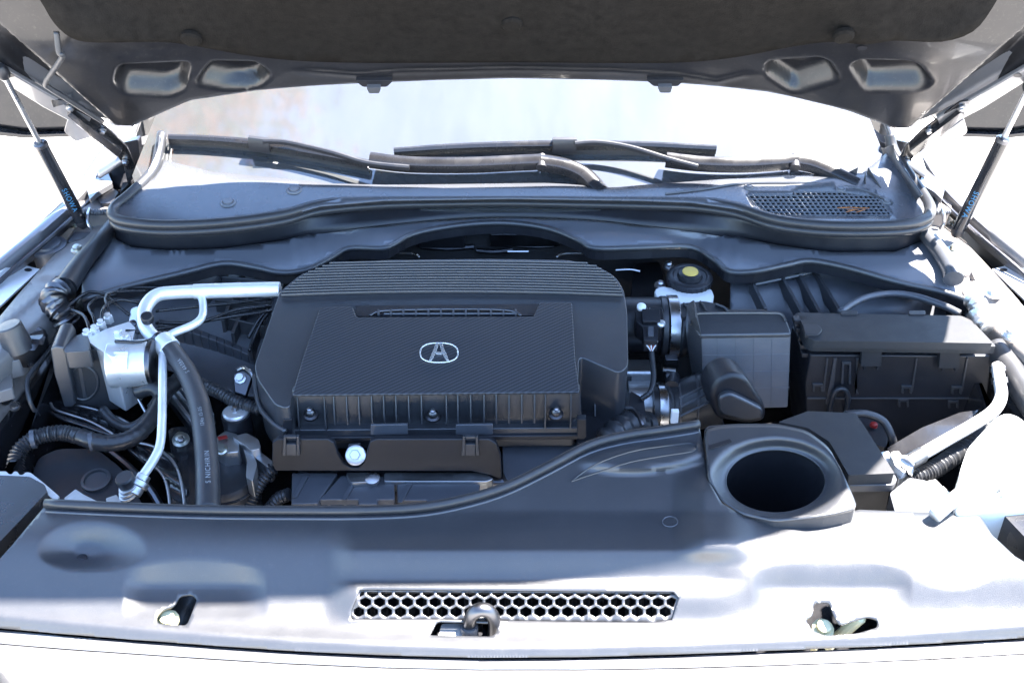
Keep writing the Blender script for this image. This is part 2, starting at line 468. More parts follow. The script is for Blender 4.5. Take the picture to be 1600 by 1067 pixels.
for k in range(9):
    t = k / 8; rings.append([bm.verts.new(hz(1212 + (p.x - 1212) * 1.03, 751 + (p.y - 751) * 1.03, zsn(p.x, p.y) - .0025) + Vector((-.02 * t, .03 * t, -.16 * t)) * 1.0) for p in hole])
for a, b in zip(rings, rings[1:]):
    for i in range(len(a)): bm.faces.new((a[i], b[i], b[(i + 1) % len(a)], a[(i + 1) % len(a)]))
bm.faces.new(rings[-1])
mk('throat', bm, 'plastic_dark', snork, sm=60, recalc=False)
bm = bmn(); e = [(p.x, p.y) for p in sn_out]
for p, q in zip(e, e[1:] + e[:1]):
    a, b = hz(p[0], p[1], zsn(*p) - .001), hz(q[0], q[1], zsn(*q) - .001); prism(bm, [a, b, b + down(.035), a + down(.035)], Vector((0, .003, 0)))
mk('skirt', bm, 'plastic', snork)
bm = bmn(); pp(bm, [(1107, 697), (1140, 687), (1143, 691), (1109, 703)], lambda x, y, o_: hz(x, y, zsn(x, y) + .0006), Vector((0, 0, .0016)))
mk('clip_slot', bm, 'plastic_dark', snork)
bm = bmn(); a = hz(1190, 783, .02); lathe(bm, a + Vector((-.005, .02, -.07)), (0, -.4, .9), [(.004, 0), (.006, .004), (.004, .009)], 10)
mk('inner_lug', bm, 'chrome', snork)
# slots' bolts and the hood latch
for px, py, lb in ((264, 970, 'yellow zinc bolt seen through the keyhole slot under the wedge pocket of the radiator cover'), (1285, 984, 'yellow zinc bolt in the lower lobe of the double slot near the clear tank')):
    bm = bmn(); lathe(bm, hz(px, py, -.022), (0, -.3, 1), [(.005, -.05), (.005, -.001), (.013, 0), (.013, .004), (.0085, .005), (.0085, .012), (.006, .0135)], 12)
    tag(mk('yellow_bolt', bm, 'yellow_zinc', sm=30), lb, 'bolt', 'yellow bolts under the cover')
bm = bmn(); lathe(bm, hz(1322, 984, -.030), (.4, -.2, 1), [(.007, -.04), (.007, .03), (.004, .034)], 10)
tag(mk('yellow_plug', bm, 'yellow_zinc'), 'pale yellow stud beside the bolt in the double slot of the cover', 'plug')
latch = thing('hood_latch', hz(745, 985, -.06), 'grey arched latch hook rising from a cut-out in front of the honeycomb', 'latch')
bm = bmn(); tube(bm, [hz(734, 996, -.02), hz(733, 975, .0), hz(738, 960, .016), hz(750, 952, .024), hz(764, 955, .020), hz(772, 968, .006), hz(772, 990, -.02)], .0085, 12, sub=5, flat=.9)
mk('hook', bm, 'steel_dark', latch, sm=180)
bm = bmn(); pp(bm, rc([(690, 973), (726, 973), (726, 994), (684, 994)], 4), PLz(-.010), down(.004)); mk('base_plate', bm, 'alu', latch, .001)
bm = bmn(); tube(bm, [hz(734, 994, -.016), hz(733, 978, -.002)], .0105, 12); mk('sleeve', bm, 'plastic_grey', latch)

# ============================================================ bumper and grille lip under the cover
L2 = [(x, y + interp([(-120, 26), (0, 25), (400, 21), (800, 19), (1200, 24), (1600, 26), (1720, 27)], x)) for x, y in LIP]
bump = thing('front_bumper', Vector((0, -.06, GZ + .2)), 'grey metallic front bumper under the radiator cover', 'bumper')
def zb(px, py):
    ly = interp(LIP, px); return -.013 - .075 * ss(ly, ly + 150, py) - .0006 * max(0, py - ly - 60)
up = [Vector((x, y + 3.0)) for x, y in LIP]; lo_ = [Vector((x, y - 1.2)) for x, y in L2]
sheet('upper_trim', up + lo_[::-1], lambda x, y: hz(x, y, zb(x, y)), 'paint', bump, (), 9, .004, 60)
lo2 = [Vector((x, y + .8)) for x, y in L2]
sheet('fascia', lo2 + [Vector((1720, 1180)), Vector((-120, 1180))], lambda x, y: hz(x, y, zb(x, y)), 'paint', bump, (), 14, .004, 60)

# ============================================================ bay floor, side walls and firewall (dark sheet metal below everything)
bay = thing('engine_bay', (0, .4, -.42), 'dark sheet metal shell of the engine bay', 'car body')
bm = bmn(); box(bm, (0, .50, -.40), 1.9, 1.1, .02); mk('floor_pan', bm, 'black_paint', bay)
bm = bmn(); box(bm, (0, 1.04, -.16), 1.6, .02, .47); mk('firewall', bm, 'black_paint', bay)
bm = bmn(); box(bm, (0, .03, -.31), 1.7, .02, .20); mk('radiator_support', bm, 'black_paint', bay)
for s_ in (-1, 1):
    bm = bmn(); prism(bm, [Vector((s_ * .62, -.02, -.02)), Vector((s_ * .70, .30, -.02)), Vector((s_ * .74, .62, -.02)), Vector((s_ * .80, 1.05, .0)), Vector((s_ * .80, 1.05, -.40)), Vector((s_ * .62, -.02, -.40))], Vector((s_ * .012, 0, 0))); mk('side_wall', bm, 'black_paint', bay)
bm = bmn(); box(bm, (0, .05, -.24), 1.5, .16, .01); mk('slot_darkener', bm, 'black_paint', bay)  # black sheet added below the cover so its slots look dark

# ============================================================ cowl
def zcw(px, py): return .118 + (352 - py) * .00035
def pcw(px, py, o=0.0): return hz(px, py, zcw(px, py) + o)
cowl = thing('cowl_cover', hz(800, 400, .0), 'black plastic cowl trim across the foot of the windscreen', 'cowl')
cw_out = [(256, 250), (330, 268), (420, 277), (520, 287), (600, 289), (700, 288), (850, 286), (940, 288), (1060, 285), (1150, 279), (1230, 274), (1300, 277), (1345, 279), (1392, 240), (1403, 255), (1449, 328), (1440, 347), (1400, 354), (1300, 354), (1210, 346), (1150, 326), (1080, 316), (1000, 313), (800, 310), (600, 313), (500, 322), (440, 339), (350, 351), (250, 356), (185, 349), (178, 330), (203, 303), (236, 272)]
gr_reg = [Vector(p) for p in [(1164, 304), (1238, 304), (1240, 299), (1300, 299), (1368, 307), (1394, 338), (1300, 338), (1200, 334)]]
sheet('top_panel', cw_out, lambda x, y: pcw(x, y) + Vector((0, 0, .010 * ss(1230, 1330, x) * ss(300, 280, y) - .006 * math.exp(-((x - 960) / 60) ** 2) * ss(300, 288, y))), 'cowl_plastic', cowl, [gr_reg], 10, .003, 60)
# lattice of the fresh-air inlet
bm = bmn()
pos = lambda x, y, o=0.0: pcw(x, y, o)
for k in range(26):
    t = k / 25; xt = 1166 + t * 204; xb = 1196 + t * 200
    a, b = pos(xt, interp([(1164, 303), (1238, 303), (1240, 299), (1300, 299), (1370, 307)], xt), -.001), pos(xb, 338, -.001)
    tube(bm, [a, b], .0017, 5)
for k in range(8):
    y = 301 + k * 5.1; x0 = interp([(299, 1235), (304, 1164), (338, 1200)], y); x1 = interp([(299, 1310), (307, 1368), (338, 1394)], y)
    if y < 304: x0, x1 = 1240, 1330
    tube(bm, [pos(x0, y, -.001), pos(x1, y, -.001)], .0017, 5)
o = mk('inlet_lattice', bm, 'plastic_grey', cowl); o['kind'] = 'stuff'
bm = bmn(); pp(bm, gr_reg, pos, down(.004), -.030); mk('inlet_well', bm, 'plastic_dark', cowl)
# push clips: two large on the left, three flush on the right
for px, py, r_ in ((357, 319, .0145), (460, 299, .0145), (1170, 295, .0095), (1313, 298, .0095), (1385, 317, .0095)):
    bm = bmn(); lathe(bm, pcw(px, py, -.002), (0, -.1, 1), [(r_, 0), (r_, .003), (r_ * .93, .0045), (r_ * .72, .0048), (r_ * .68, .0035), (r_ * .62, .0035), (r_ * .58, .0066), (0, .0074)], 24)
    c = mk('push_clip', bm, 'plastic_pale', cowl)
# bulb seal round the cowl's front edge
SEAL = [(254, 214, .185), (249, 243, .165), (240, 272, .145), (207, 306, .13), (181, 328, .122), (178, 343, .119), (200, 352, .118), (260, 357, .118), (350, 353, .118), (440, 341, .118), (500, 325, .118), (590, 316, .118), (700, 313, .119), (800, 312, .119), (920, 314, .119), (1010, 316, .119), (1085, 319, .118), (1150, 329, .118), (1215, 349, .118), (1300, 358, .118), (1400, 357, .118), (1442, 349, .119), (1453, 335, .121), (1446, 316, .125), (1425, 285, .135), (1405, 257, .15), (1394, 236, .165), (1389, 216, .185)]
sp = cr([hz(*p) for p in SEAL], 6)
seal = thing('hood_seal', hz(800, 325, .09), 'black rubber bulb seal running round the front edge of the cowl', 'seal')
bm = bmn(); tube(bm, [p + Vector((0, 0, .006)) for p in sp], .0095, 14); mk('bulb', bm, 'rubber', seal, sm=180)
bm = bmn(); tube(bm, [p + Vector((0, -.003, -.006)) for p in sp], .0070, 12); mk('carrier', bm, 'rubber', seal, sm=180)
# upright wall below the seal
def wall(name, top, bot, m, parent, thick=.003, sub=6):
    T = cr(top, sub); B = cr(bot, sub); bm = bmn()
    a = [bm.verts.new(p) for p in T]; b = [bm.verts.new(p) for p in B]
    for i in range(len(a) - 1): bm.faces.new((a[i], b[i], b[i + 1], a[i + 1]))
    bmesh.ops.subdivide_edges(bm, edges=bm.edges[:], cuts=2, use_grid_fill=True)
    bm.normal_update()
    if sum(f.normal.dot(CAM - f.calc_center_median()) for f in bm.faces) < 0:
        for f in bm.faces: f.normal_flip()
    return mk(name, bm, m, parent, sm=60, solid=thick)
WT = [hz(x, y + 3, z - .010) for x, y, z in SEAL[5:22]]
WBp = [(180, 378), (205, 391), (262, 396), (350, 393), (440, 381), (500, 366), (590, 352), (700, 342), (800, 339), (920, 343), (1010, 352), (1085, 362), (1150, 374), (1215, 388), (1300, 399), (1400, 398), (1440, 382)]
zmid = lambda x: .030 * ss(430, 600, x) * (1 - ss(1000, 1170, x))
WB = [hz(x, y, .060 + zmid(x)) for x, y in WBp]
wall('front_wall', WT, WB, 'plastic_dark', cowl)
# lower shelf in front of the wall, with the arch over the engine's rear
SHb = [(120, 372), (165, 352), (178, 350)] ; 
sh_top = [(x, y - 5) for x, y in WBp]
sh_bot = [(1525, 476), (1480, 458), (1400, 440), (1330, 420), (1268, 408), (1230, 414), (1180, 424), (1140, 424), (1115, 405), (1078, 386), (1000, 387), (930, 388), (905, 376), (860, 358), (800, 349), (740, 350), (680, 358), (640, 368), (615, 382), (597, 388), (545, 388), (515, 404), (480, 421), (440, 426), (400, 418), (348, 412), (280, 428), (200, 447), (128, 468)]
sh_out = [(128, 440), (160, 392), (178, 356)] + sh_top + [(1448, 352), (1475, 375), (1490, 410), (1500, 445), (1530, 470)] + sh_bot
def zsh(px, py):
    z = .052 + zmid(px)
    z += .020 * ss(470, 415, py) * (ss(560, 420, px) + ss(1080, 1200, px))
    for x in (462, 482, 502, 1108, 1132, 1156): z += .003 * math.exp(-((px - x) / 3.5) ** 2) * ss(430, 400, py)
    return z
sheet('lower_shelf', [Vector(p) for p in sh_out], lambda x, y: hz(x, y, zsh(x, y)), 'shelf_plastic', cowl, (), 9, .003, 55)
lipp = [hz(p[0], p[1], zsh(p[0], p[1]) + .002) for p in cr(sh_bot, 4)]
bm = bmn(); tube(bm, lipp, .0055, 10); mk('shelf_lip', bm, 'plastic', cowl, sm=180)
bm = bmn()
for p, q in zip(lipp, lipp[1:]): prism(bm, [p, q, q + down(.022), p + down(.022)], Vector((0, .003, 0)))
mk('shelf_rim', bm, 'plastic_dark', cowl)
for px, py in ((582, 386), (1000, 387), (1052, 387)):
    bm = bmn(); a = hz(px, py, .062); box(bm, a, .016, .010, .006); mk('retainer', bm, 'plastic_grey', cowl, .001)
bm = bmn(); tube(bm, [pcw(p[0], p[1], .001) for p in cr([(1040, 303), (1100, 296), (1160, 287), (1250, 286), (1310, 290), (1352, 298), (1395, 318)], 5)], .0022, 6); mk('panel_seam', bm, 'plastic', cowl)
random.seed(4)
for k in range(7):
    c = pcw(1318 + k * 5 + random.uniform(-2, 2), 327 + random.uniform(-3, 4), .002); an = random.uniform(-.6, .6); d = Vector((math.cos(an), math.sin(an), .1)) * .010
    bm = bmn(); tube(bm, [c - d, c, c + d], [.0004, .0011, .0004], 5); tag(mk('dry_needle', bm, 'orange_leaf'), 'orange dry needle lying on the fresh air inlet lattice', 'needle', 'dry needles on the cowl')
# corner tray and ribs at the right end of the cowl
tray = [(1302, 281, 1340, 262), (1340, 262, 1392, 236), (1352, 296, 1352, 268), (1380, 300, 1356, 262)]
for x0, y0, x1, y1 in tray:
    bm = bmn(); a, b = hz(x0, y0, .135), hz(x1, y1, .165); prism(bm, [a, b, b + down(.035), a + down(.035)], Vector((.002, .002, 0)))
    mk('corner_rib', bm, 'plastic', cowl, .0006)
wall('corner_wall', [hz(1394, 226, .20), hz(1402, 250, .175), hz(1440, 305, .15)], [hz(1372, 236, .14), hz(1378, 258, .13), hz(1425, 318, .12)], 'plastic', cowl)
wall('corner_wall', [hz(250, 212, .20), hz(246, 240, .175), (hz(228, 278, .15))], [hz(268, 240, .14), hz(262, 262, .13), hz(240, 290, .12)], 'plastic', cowl)

# ============================================================ windscreen, dashboard, wipers
WSL = 27.0
ws = PLtilt(700, 288, .128, WSL)
g = bpy.data.materials.new('glass'); g.use_nodes = True; M['glass'] = g
t = g.node_tree; N = t.nodes; L = t.links; N.remove(N['Principled BSDF'])
tr = N.new('ShaderNodeBsdfTransparent'); tr.inputs[0].default_value = (.30, .33, .33, 1)
gl = N.new('ShaderNodeBsdfGlossy'); gl.inputs['Roughness'].default_value = .055
df = N.new('ShaderNodeBsdfDiffuse'); df.inputs[0].default_value = (.62, .65, .68, 1)
fr = N.new('ShaderNodeFresnel'); fr.inputs[0].default_value = 2.4
tc = N.new('ShaderNodeTexCoord'); mp = N.new('ShaderNodeMapping'); mp.inputs['Scale'].default_value = (3, .8, .8)
no = N.new('ShaderNodeTexNoise'); no.inputs['Scale'].default_value = 3.0; no.inputs['Detail'].default_value = 8; no.inputs['Roughness'].default_value = .7
mr = N.new('ShaderNodeMapRange'); mr.inputs['From Min'].default_value = .3; mr.inputs['From Max'].default_value = .75; mr.inputs['To Min'].default_value = .065; mr.inputs['To Max'].default_value = .10
L.new(tc.outputs['Object'], mp.inputs[0]); L.new(mp.outputs[0], no.inputs['Vector']); L.new(no.outputs[0], mr.inputs[0])
m1 = N.new('ShaderNodeMixShader'); m2 = N.new('ShaderNodeMixShader')
L.new(mr.outputs[0], m1.inputs[0]); L.new(tr.outputs[0], m1.inputs[1]); L.new(df.outputs[0], m1.inputs[2])
L.new(fr.outputs[0], m2.inputs[0]); L.new(m1.outputs[0], m2.inputs[1]); L.new(gl.outputs[0], m2.inputs[2])
L.new(m2.outputs[0], N['Material Output'].inputs[0])
a = hz(700, 288, .128); vdir = Vector((0, math.cos(R(WSL)), math.sin(R(WSL))))
def wsuv(x, v): return Vector((x, a.y, a.z)) + vdir * v - Vector((0, 0, .05 * (x / .7) ** 2 * (.4 + .6 * min(1, max(0, v) / .5)))) * 0
bm = bmn(); prism(bm, [wsuv(-.665, -.06), wsuv(.665, -.06), wsuv(.70, .02), wsuv(.60, .80), wsuv(-.60, .80), wsuv(-.70, .02)], -ws.n * .005)
wscr = thing('windscreen', wsuv(0, 0), 'sloping windscreen glass with sky and tree reflections', 'windscreen')
mk('pane', bm, 'glass', wscr)
bm = bmn(); prism(bm, [wsuv(-.66, -.055) - ws.n * .008, wsuv(.66, -.055) - ws.n * .008, wsuv(.685, .012) - ws.n * .008, wsuv(-.685, .012) - ws.n * .008], -ws.n * .003)
mk('dark_band', bm, 'plastic_dark', wscr)
cabin = thing('cabin', (0, 1.9, GZ + .3), 'grey car cabin behind the windscreen with roof, pillars and dashboard', 'car body')
bm = bmn(); prism(bm, [wsuv(-.66, .0) + down(.05), wsuv(.66, .0) + down(.05), Vector((.66, 1.60, .17)), Vector((-.66, 1.60, .17))], down(.3))
mat('dash', (.03, .03, .032), .7, bump=.3, bscale=300); mk('dashboard', bm, 'dash', cabin, .02)
bm = bmn(); box(bm, (0, 2.5, .05), 1.36, 1.2, .75); mk('seat_row', bm, 'dash', cabin, .1)
for s in (-1, 1):
    bm = bmn(); prism(bm, [Vector((s * .725, a.y + .07, a.z + .03)), Vector((s * .79, a.y + .07, a.z - .01)), Vector((s * .70, a.y + .75, a.z + .42)), Vector((s * .625, a.y + .75, a.z + .40))], down(.02))
    mk('pillar', bm, 'paint', cabin, .015)
bm = bmn(); prism(bm, [Vector((-.62, 1.70, .53)), Vector((.62, 1.70, .53)), Vector((.62, 3.6, .56)), Vector((-.62, 3.6, .56))], Vector((0, 0, .05))); mk('roof', bm, 'paint', cabin, .03)
for s in (-1, 1):
    bm = bmn(); box(bm, (s * .92, 2.7, -.35), .08, 2.3, 1.0); mk('door', bm, 'paint', cabin, .03)

def wp(px, py, o=.0): return ws(px, py, o)
W1 = thing('windscreen_wiper', wp(945, 300), 'black wiper lying on the windscreen with its blade in front of the tree reflection', 'wiper', 'windscreen wipers')
W2 = thing('windscreen_wiper', wp(1345, 292), 'black wiper on the windscreen whose arm meets the cowl beside the air inlet', 'wiper', 'windscreen wipers')
def strip(path, half, thick, off, m, name, parent, bev=.002):
    """a long flattened bar along a path of pixels on the glass, off above it"""
    c = cr(path, 6); bm = bmn(); up_ = ws.n; prev = None; n = len(c)
    for i, p in enumerate(c):
        q = wp(p[0], p[1], off(i / (n - 1)) if callable(off) else off)
        t = (wp(*c[min(i + 1, n - 1)][:2]) - wp(*c[max(i - 1, 0)][:2])).normalized(); s = up_.cross(t).normalized()
        h = half(i / (n - 1)) if callable(half) else half
        ring = [bm.verts.new(q + s * x * h + up_ * z * thick) for x, z in ((-1, 0), (-.75, .75), (-.2, 1), (.3, .95), (1, .3), (1, 0))]
        if prev:
            for k in range(6): bm.faces.new((prev[k], prev[(k + 1) % 6], ring[(k + 1) % 6], ring[k]))
        else: bm.faces.new(ring)
        prev = ring
    bm.faces.new(prev[::-1])
    return mk(name, bm, m, parent, sm=40)
b1 = strip([(266, 219), (330, 221), (410, 228), (500, 243), (577, 259)], lambda t: .0105 - .004 * abs(t - .5), .014, .012, 'plastic_gloss', 'blade', W1)
strip([(266, 226), (330, 229), (410, 237), (500, 253), (577, 267)], .0035, .012, .0, 'rubber', 'rubber_edge', W1)
strip([(393, 228), (425, 232)], .013, .026, .014, 'plastic_dark', 'adapter', W1)
strip([(412, 222), (450, 224), (520, 240), (575, 256), (640, 263)], .0055, .008, .034, 'plastic_dark', 'arm_rod', W1)
strip([(580, 252), (640, 259), (730, 260), (800, 257), (845, 255)], .0165, .021, .022, 'plastic_gloss', 'arm', W1)
strip([(843, 256), (880, 262), (912, 276), (938, 302)], lambda t: .0185 - .002 * t, .020, lambda t: .022 - .012 * t, 'plastic_gloss', 'arm_root', W1)
bm = bmn(); tube(bm, [wp(846, 245, .03), wp(846, 263, .03)], .010, 12); mk('knuckle', bm, 'plastic_dark', W1)
strip([(616, 240), (700, 234), (800, 230), (880, 229), (1000, 230), (1118, 236)], lambda t: .0105 - .005 * abs(t - .5), .014, .012, 'plastic_gloss', 'blade', W2)
strip([(620, 247), (700, 242), (800, 240), (880, 240), (1000, 241), (1116, 246)], .0035, .012, .0, 'rubber', 'rubber_edge', W2)
strip([(863, 231), (900, 231)], .014, .026, .014, 'plastic_dark', 'adapter', W2)
strip([(898, 226), (935, 224), (985, 232), (1045, 250), (1090, 262)], .0055, .008, .034, 'plastic_dark', 'arm_rod', W2)
strip([(1040, 252), (1090, 258), (1150, 260), (1200, 258), (1243, 254)], .0155, .021, .022, 'plastic_gloss', 'arm', W2)
strip([(1241, 254), (1270, 260), (1305, 275), (1338, 292)], lambda t: .0175 - .002 * t, .020, lambda t: .022 - .008 * t, 'plastic_gloss', 'arm_root', W2)
bm = bmn(); tube(bm, [wp(1242, 245, .03), wp(1242, 263, .03)], .010, 12); mk('knuckle', bm, 'plastic_dark', W2)

# ============================================================ open hood
HA = R(52)
H0 = Vector((0, .94, .329)); Hv = Vector((0, -math.cos(HA), math.sin(HA)))
hood_pl = PL(H0, (0, -math.sin(HA), -math.cos(HA)))
HN = hood_pl.n
def camber(u, s): return .045 * ss(.33, .72, abs(u)) * (1 - ss(.05, .30, s))
def hus(px, py):
    p = hood_pl(px, py); return Vector((p.x, (p - H0).dot(Hv)))
def hp(px, py, o=0.0):
    q = hus(px, py); return hood_pl(px, py, camber(q.x, q.y) + o)
def hxyz(u, s, o=0.0):
    px, py = proj(H0 + RT * u + Hv * s); return hood_pl(px, py, camber(u, s) + max(o, 0.0)) + HN * min(o, 0.0)
def hpix(u, s): return proj(H0 + RT * u + Hv * s)
hood = thing('open_hood', H0, 'raised grey hood seen from below with dark insulation pad and pressed steel frame', 'hood')
rear = [hus(*p) for p in [(207, 204), (250, 180), (300, 163), (400, 148), (480, 141), (560, 137), (680, 132), (800, 129), (920, 131), (1040, 135), (1120, 141), (1200, 150), (1270, 164), (1330, 181), (1372, 197), (1398, 208)]]
sideR = [hus(1450, 190), hus(1530, 150), hus(1600, 106)]; sideL = [hus(150, 188), hus(70, 148), hus(0, 104)]
front = [Vector(p) for p in [(.95, .32), (.955, .50), (.95, .70), (.92, .86), (.89, .96), (.78, 1.075), (.55, 1.108), (0, 1.115)]]
hout = rear + sideR + front + [Vector((-p.x, p.y)) for p in front[:-1]][::-1] + sideL[::-1]
POCK = [[(186, 104), (298, 99), (288, 140), (262, 150), (192, 146), (178, 130)], [(330, 98), (400, 99), (424, 118), (402, 140), (388, 147), (306, 132)],
        [(1200, 98), (1280, 92), (1296, 98), (1313, 125), (1240, 146), (1196, 116)], [(1328, 104), (1345, 96), (1420, 98), (1436, 103), (1458, 130), (1440, 140), (1354, 142)]]
POCK = [rc(p, 10) for p in POCK]
def sdf(poly, x, y):
    d = 1e9; ins = False; j = len(poly) - 1
    for i in range(len(poly)):
        a_, b_ = poly[i], poly[j]; ex, ey = b_.x - a_.x, b_.y - a_.y; wx, wy = x - a_.x, y - a_.y
        q = max(0, min(1, (wx * ex + wy * ey) / (ex * ex + ey * ey + 1e-9))); d = min(d, (wx - ex * q) ** 2 + (wy - ey * q) ** 2)
        if (a_.y > y) != (b_.y > y) and x < (b_.x - a_.x) * (y - a_.y) / (b_.y - a_.y) + a_.x: ins = not ins
        j = i
    return -math.sqrt(d) if ins else math.sqrt(d)
def hoff(u, s):
    px, py = hpix(u, s); o = 0.0
    if -100 < px < 1700 and -100 < py < 260:
        for p in POCK:
            d = sdf(p, px, py)
            if d < 4:
                o -= min(.034, max(.0, .066 * ss(.0, .060, -sdf(hout, u, s)) - .008)) * ss(4, -13, d)
        # side channel beside the hinge flange
        X = px if px > 800 else 1606 - px
        dd = (X - 1405) * .70 - (203 - py) * .82      # distance right of the channel's inner edge
        dd = ((X - 1415) * (203 - 40) - (203 - py) * (1600 - 1415)) / 246.0
        o -= .030 * ss(2, 12, dd) * (1 - ss(34, 46, dd))
        # raised bead along the panel above the rear lip
        yb = interp([(480, 112), (560, 118), (620, 113), (800, 109), (960, 112), (1060, 118), (1120, 128), (1160, 118)], px)
        o += .004 * math.exp(-((py - yb) / 4) ** 2) * ss(440, 500, px) * (1 - ss(1150, 1200, px))
        # lip rolled forward at the rear edge
        yr = interp([(207, 204), (300, 163), (400, 148), (560, 137), (800, 129), (1040, 135), (1200, 150), (1330, 181), (1398, 208)], px)
        o -= .010 * ss(yr - 8, yr, py)
    return o
hrear = rear + sideR + [Vector((.95, .30)), Vector((-.95, .30))] + sideL[::-1]
hfront = [Vector((-.95, .302)), Vector((.95, .302))] + front + [Vector((-p.x, p.y)) for p in front[:-1]][::-1]
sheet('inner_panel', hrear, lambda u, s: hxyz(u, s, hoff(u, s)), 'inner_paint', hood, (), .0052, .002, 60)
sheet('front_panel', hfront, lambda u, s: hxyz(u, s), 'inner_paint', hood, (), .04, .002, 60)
bm = sheet_bm(hout, lambda u, s: hxyz(u, s, -.008 - .066 * ss(.0, .060, -sdf(hout, u, s))), (), .02)
mk('outer_skin', bm, 'paint', hood, sm=80, solid=.002)
padb = [hus(*p) for p in cr([(30, -40), (62, 0), (84, 36), (112, 60), (150, 67), (245, 66), (290, 70), (340, 79), (400, 89), (490, 97), (620, 99), (800, 98), (960, 99), (1068, 98), (1150, 90), (1240, 73), (1300, 66), (1352, 70), (1400, 64), (1470, 66), (1520, 50), (1550, 14), (1580, -40)], 3)]
pad = padb + [Vector((.72, .75)), Vector((.55, .98)), Vector((0, 1.04)), Vector((-.55, .98)), Vector((-.72, .75))]
def pado(u, s): return .022 + .006 * math.sin(u * 9 + 1) * math.sin(s * 14) + .003 * math.sin(u * 31) * math.sin(s * 23 + 1)
edge_in = lambda u, s: 0
sheet('insulation_pad', pad, lambda u, s: hxyz(u, s, pado(u, s)), 'felt', hood, (), .02, .016, 70)
ipad = hood.children[-1]
for px, py in ((298, 64), (800, 41), (1318, 60)):
    c = hp(px, py, .030); bm = bmn(); lathe(bm, c - HN * .008, HN, [(.0165, 0), (.0165, .006), (.013, .0095), (0, .0105)], 20); mk('pad_clip', bm, 'felt', ipad)
for px, py in ((583, 128), (1037, 127)):
    bm = bmn(); pp(bm, rc([(px - 28, py - 8), (px + 32, py - 8), (px + 22, py + 2), (px - 16, py + 2)], 3), hp, HN * .008, .0); n_ = mk('washer_nozzle', bm, 'plastic_dark', hood, .001)
    bm = bmn(); pp(bm, rc([(px - 10, py), (px + 13, py), (px + 10, py + 9), (px - 6, py + 9)], 2), hp, HN * .012, .003); mk('nozzle_tip', bm, 'plastic_grey', n_, .001)
for px, py in ((1347, 75),):
    bm = bmn(); pp(bm, ell(px, py, 8, 3.4, 16), hp, HN * .001, .001); mk('drain_hole', bm, 'plastic_dark', hood)
for s, xs in ((1, (1485, 1600)), (-1, (0, 125))):
    pts = [(1470, 196), (1538, 160), (1620, 108), (1612, 92), (1530, 140), (1462, 178)]
    if s < 0: pts = [(1606 - x, y) for x, y in pts]
    bm = bmn(); pp(bm, pts, hp, HN * .010, .002); fl = mk('side_flange', bm, 'paint', hood, .003)
    for hx, hy_ in ((1590, 118),):
        bm = bmn(); pp(bm, ell(hx if s > 0 else 1606 - hx, hy_, 7, 3, 14), hp, HN * .0006, .0125); mk('flange_hole', bm, 'plastic_dark', fl)
# washer hose at the left corner of the hood
bm = bmn(); tube(bm, [hp(88, 50, .02), hp(92, 82, .03), hp(97, 90, .03), (hp(72, 128, .03)), hp(78, 138, .03), hp(100, 152, .03), hp(160, 190, .02)], .0045, 8, sub=6)
tag(mk('washer_hose', bm, 'rubber_hose', sm=180), 'thin black hose clipped along the raised hood flange beside the insulation pad', 'hose')
# hinges
for s in (1, -1):
    fx = (lambda x: x) if s > 0 else (lambda x: 1612 - x)
    pv = hz(fx(1412), 262, .13); T = hp(fx(1528), 168, .012); T2 = hp(fx(1490), 158, .012)
    pl = PL3(pv, T, T2)
    bm = bmn(); pp(bm, rc([(fx(x), y) for x, y in [(1400, 262), (1412, 232), (1440, 205), (1500, 160), (1534, 156), (1528, 172), (1500, 185), (1470, 215), (1430, 243), (1412, 268)]], 5), pl, -pl.n * .004); h = mk('hinge', bm, 'black_paint', hood, .001)
    bm = bmn(); pp(bm, rc([(fx(x), y) for x, y in [(1420, 230), (1500, 168), (1507, 173), (1428, 238)]], 2), pl, pl.n * .010, .0); mk('arm_web', bm, 'black_paint', h, .001)
    bm = bmn(); pp(bm, rc([(fx(x), y) for x, y in [(1468, 214), (1506, 186), (1512, 206), (1494, 222)]], 4), pl, -pl.n * .003, -.006); mk('link_plate', bm, 'paint', h, .001)
    bm = bmn(); pp(bm, rc([(fx(x), y) for x, y in [(1396, 218), (1424, 224), (1418, 262), (1412, 290), (1392, 262)]], 4), PLy(pv.y + .006), Vector((0, .02, 0))); mk('bracket', bm, 'black_paint', h, .001)
    for bx, by in ((1502, 168), (1452, 203), (1416, 252)):
        bm = bmn(); lathe(bm, pl(fx(bx), by, .001), pl.n, [(.007, 0), (.007, .003), (.005, .004), (.0045, .007)], 8); mk('bolt', bm, 'steel', h, sm=30)
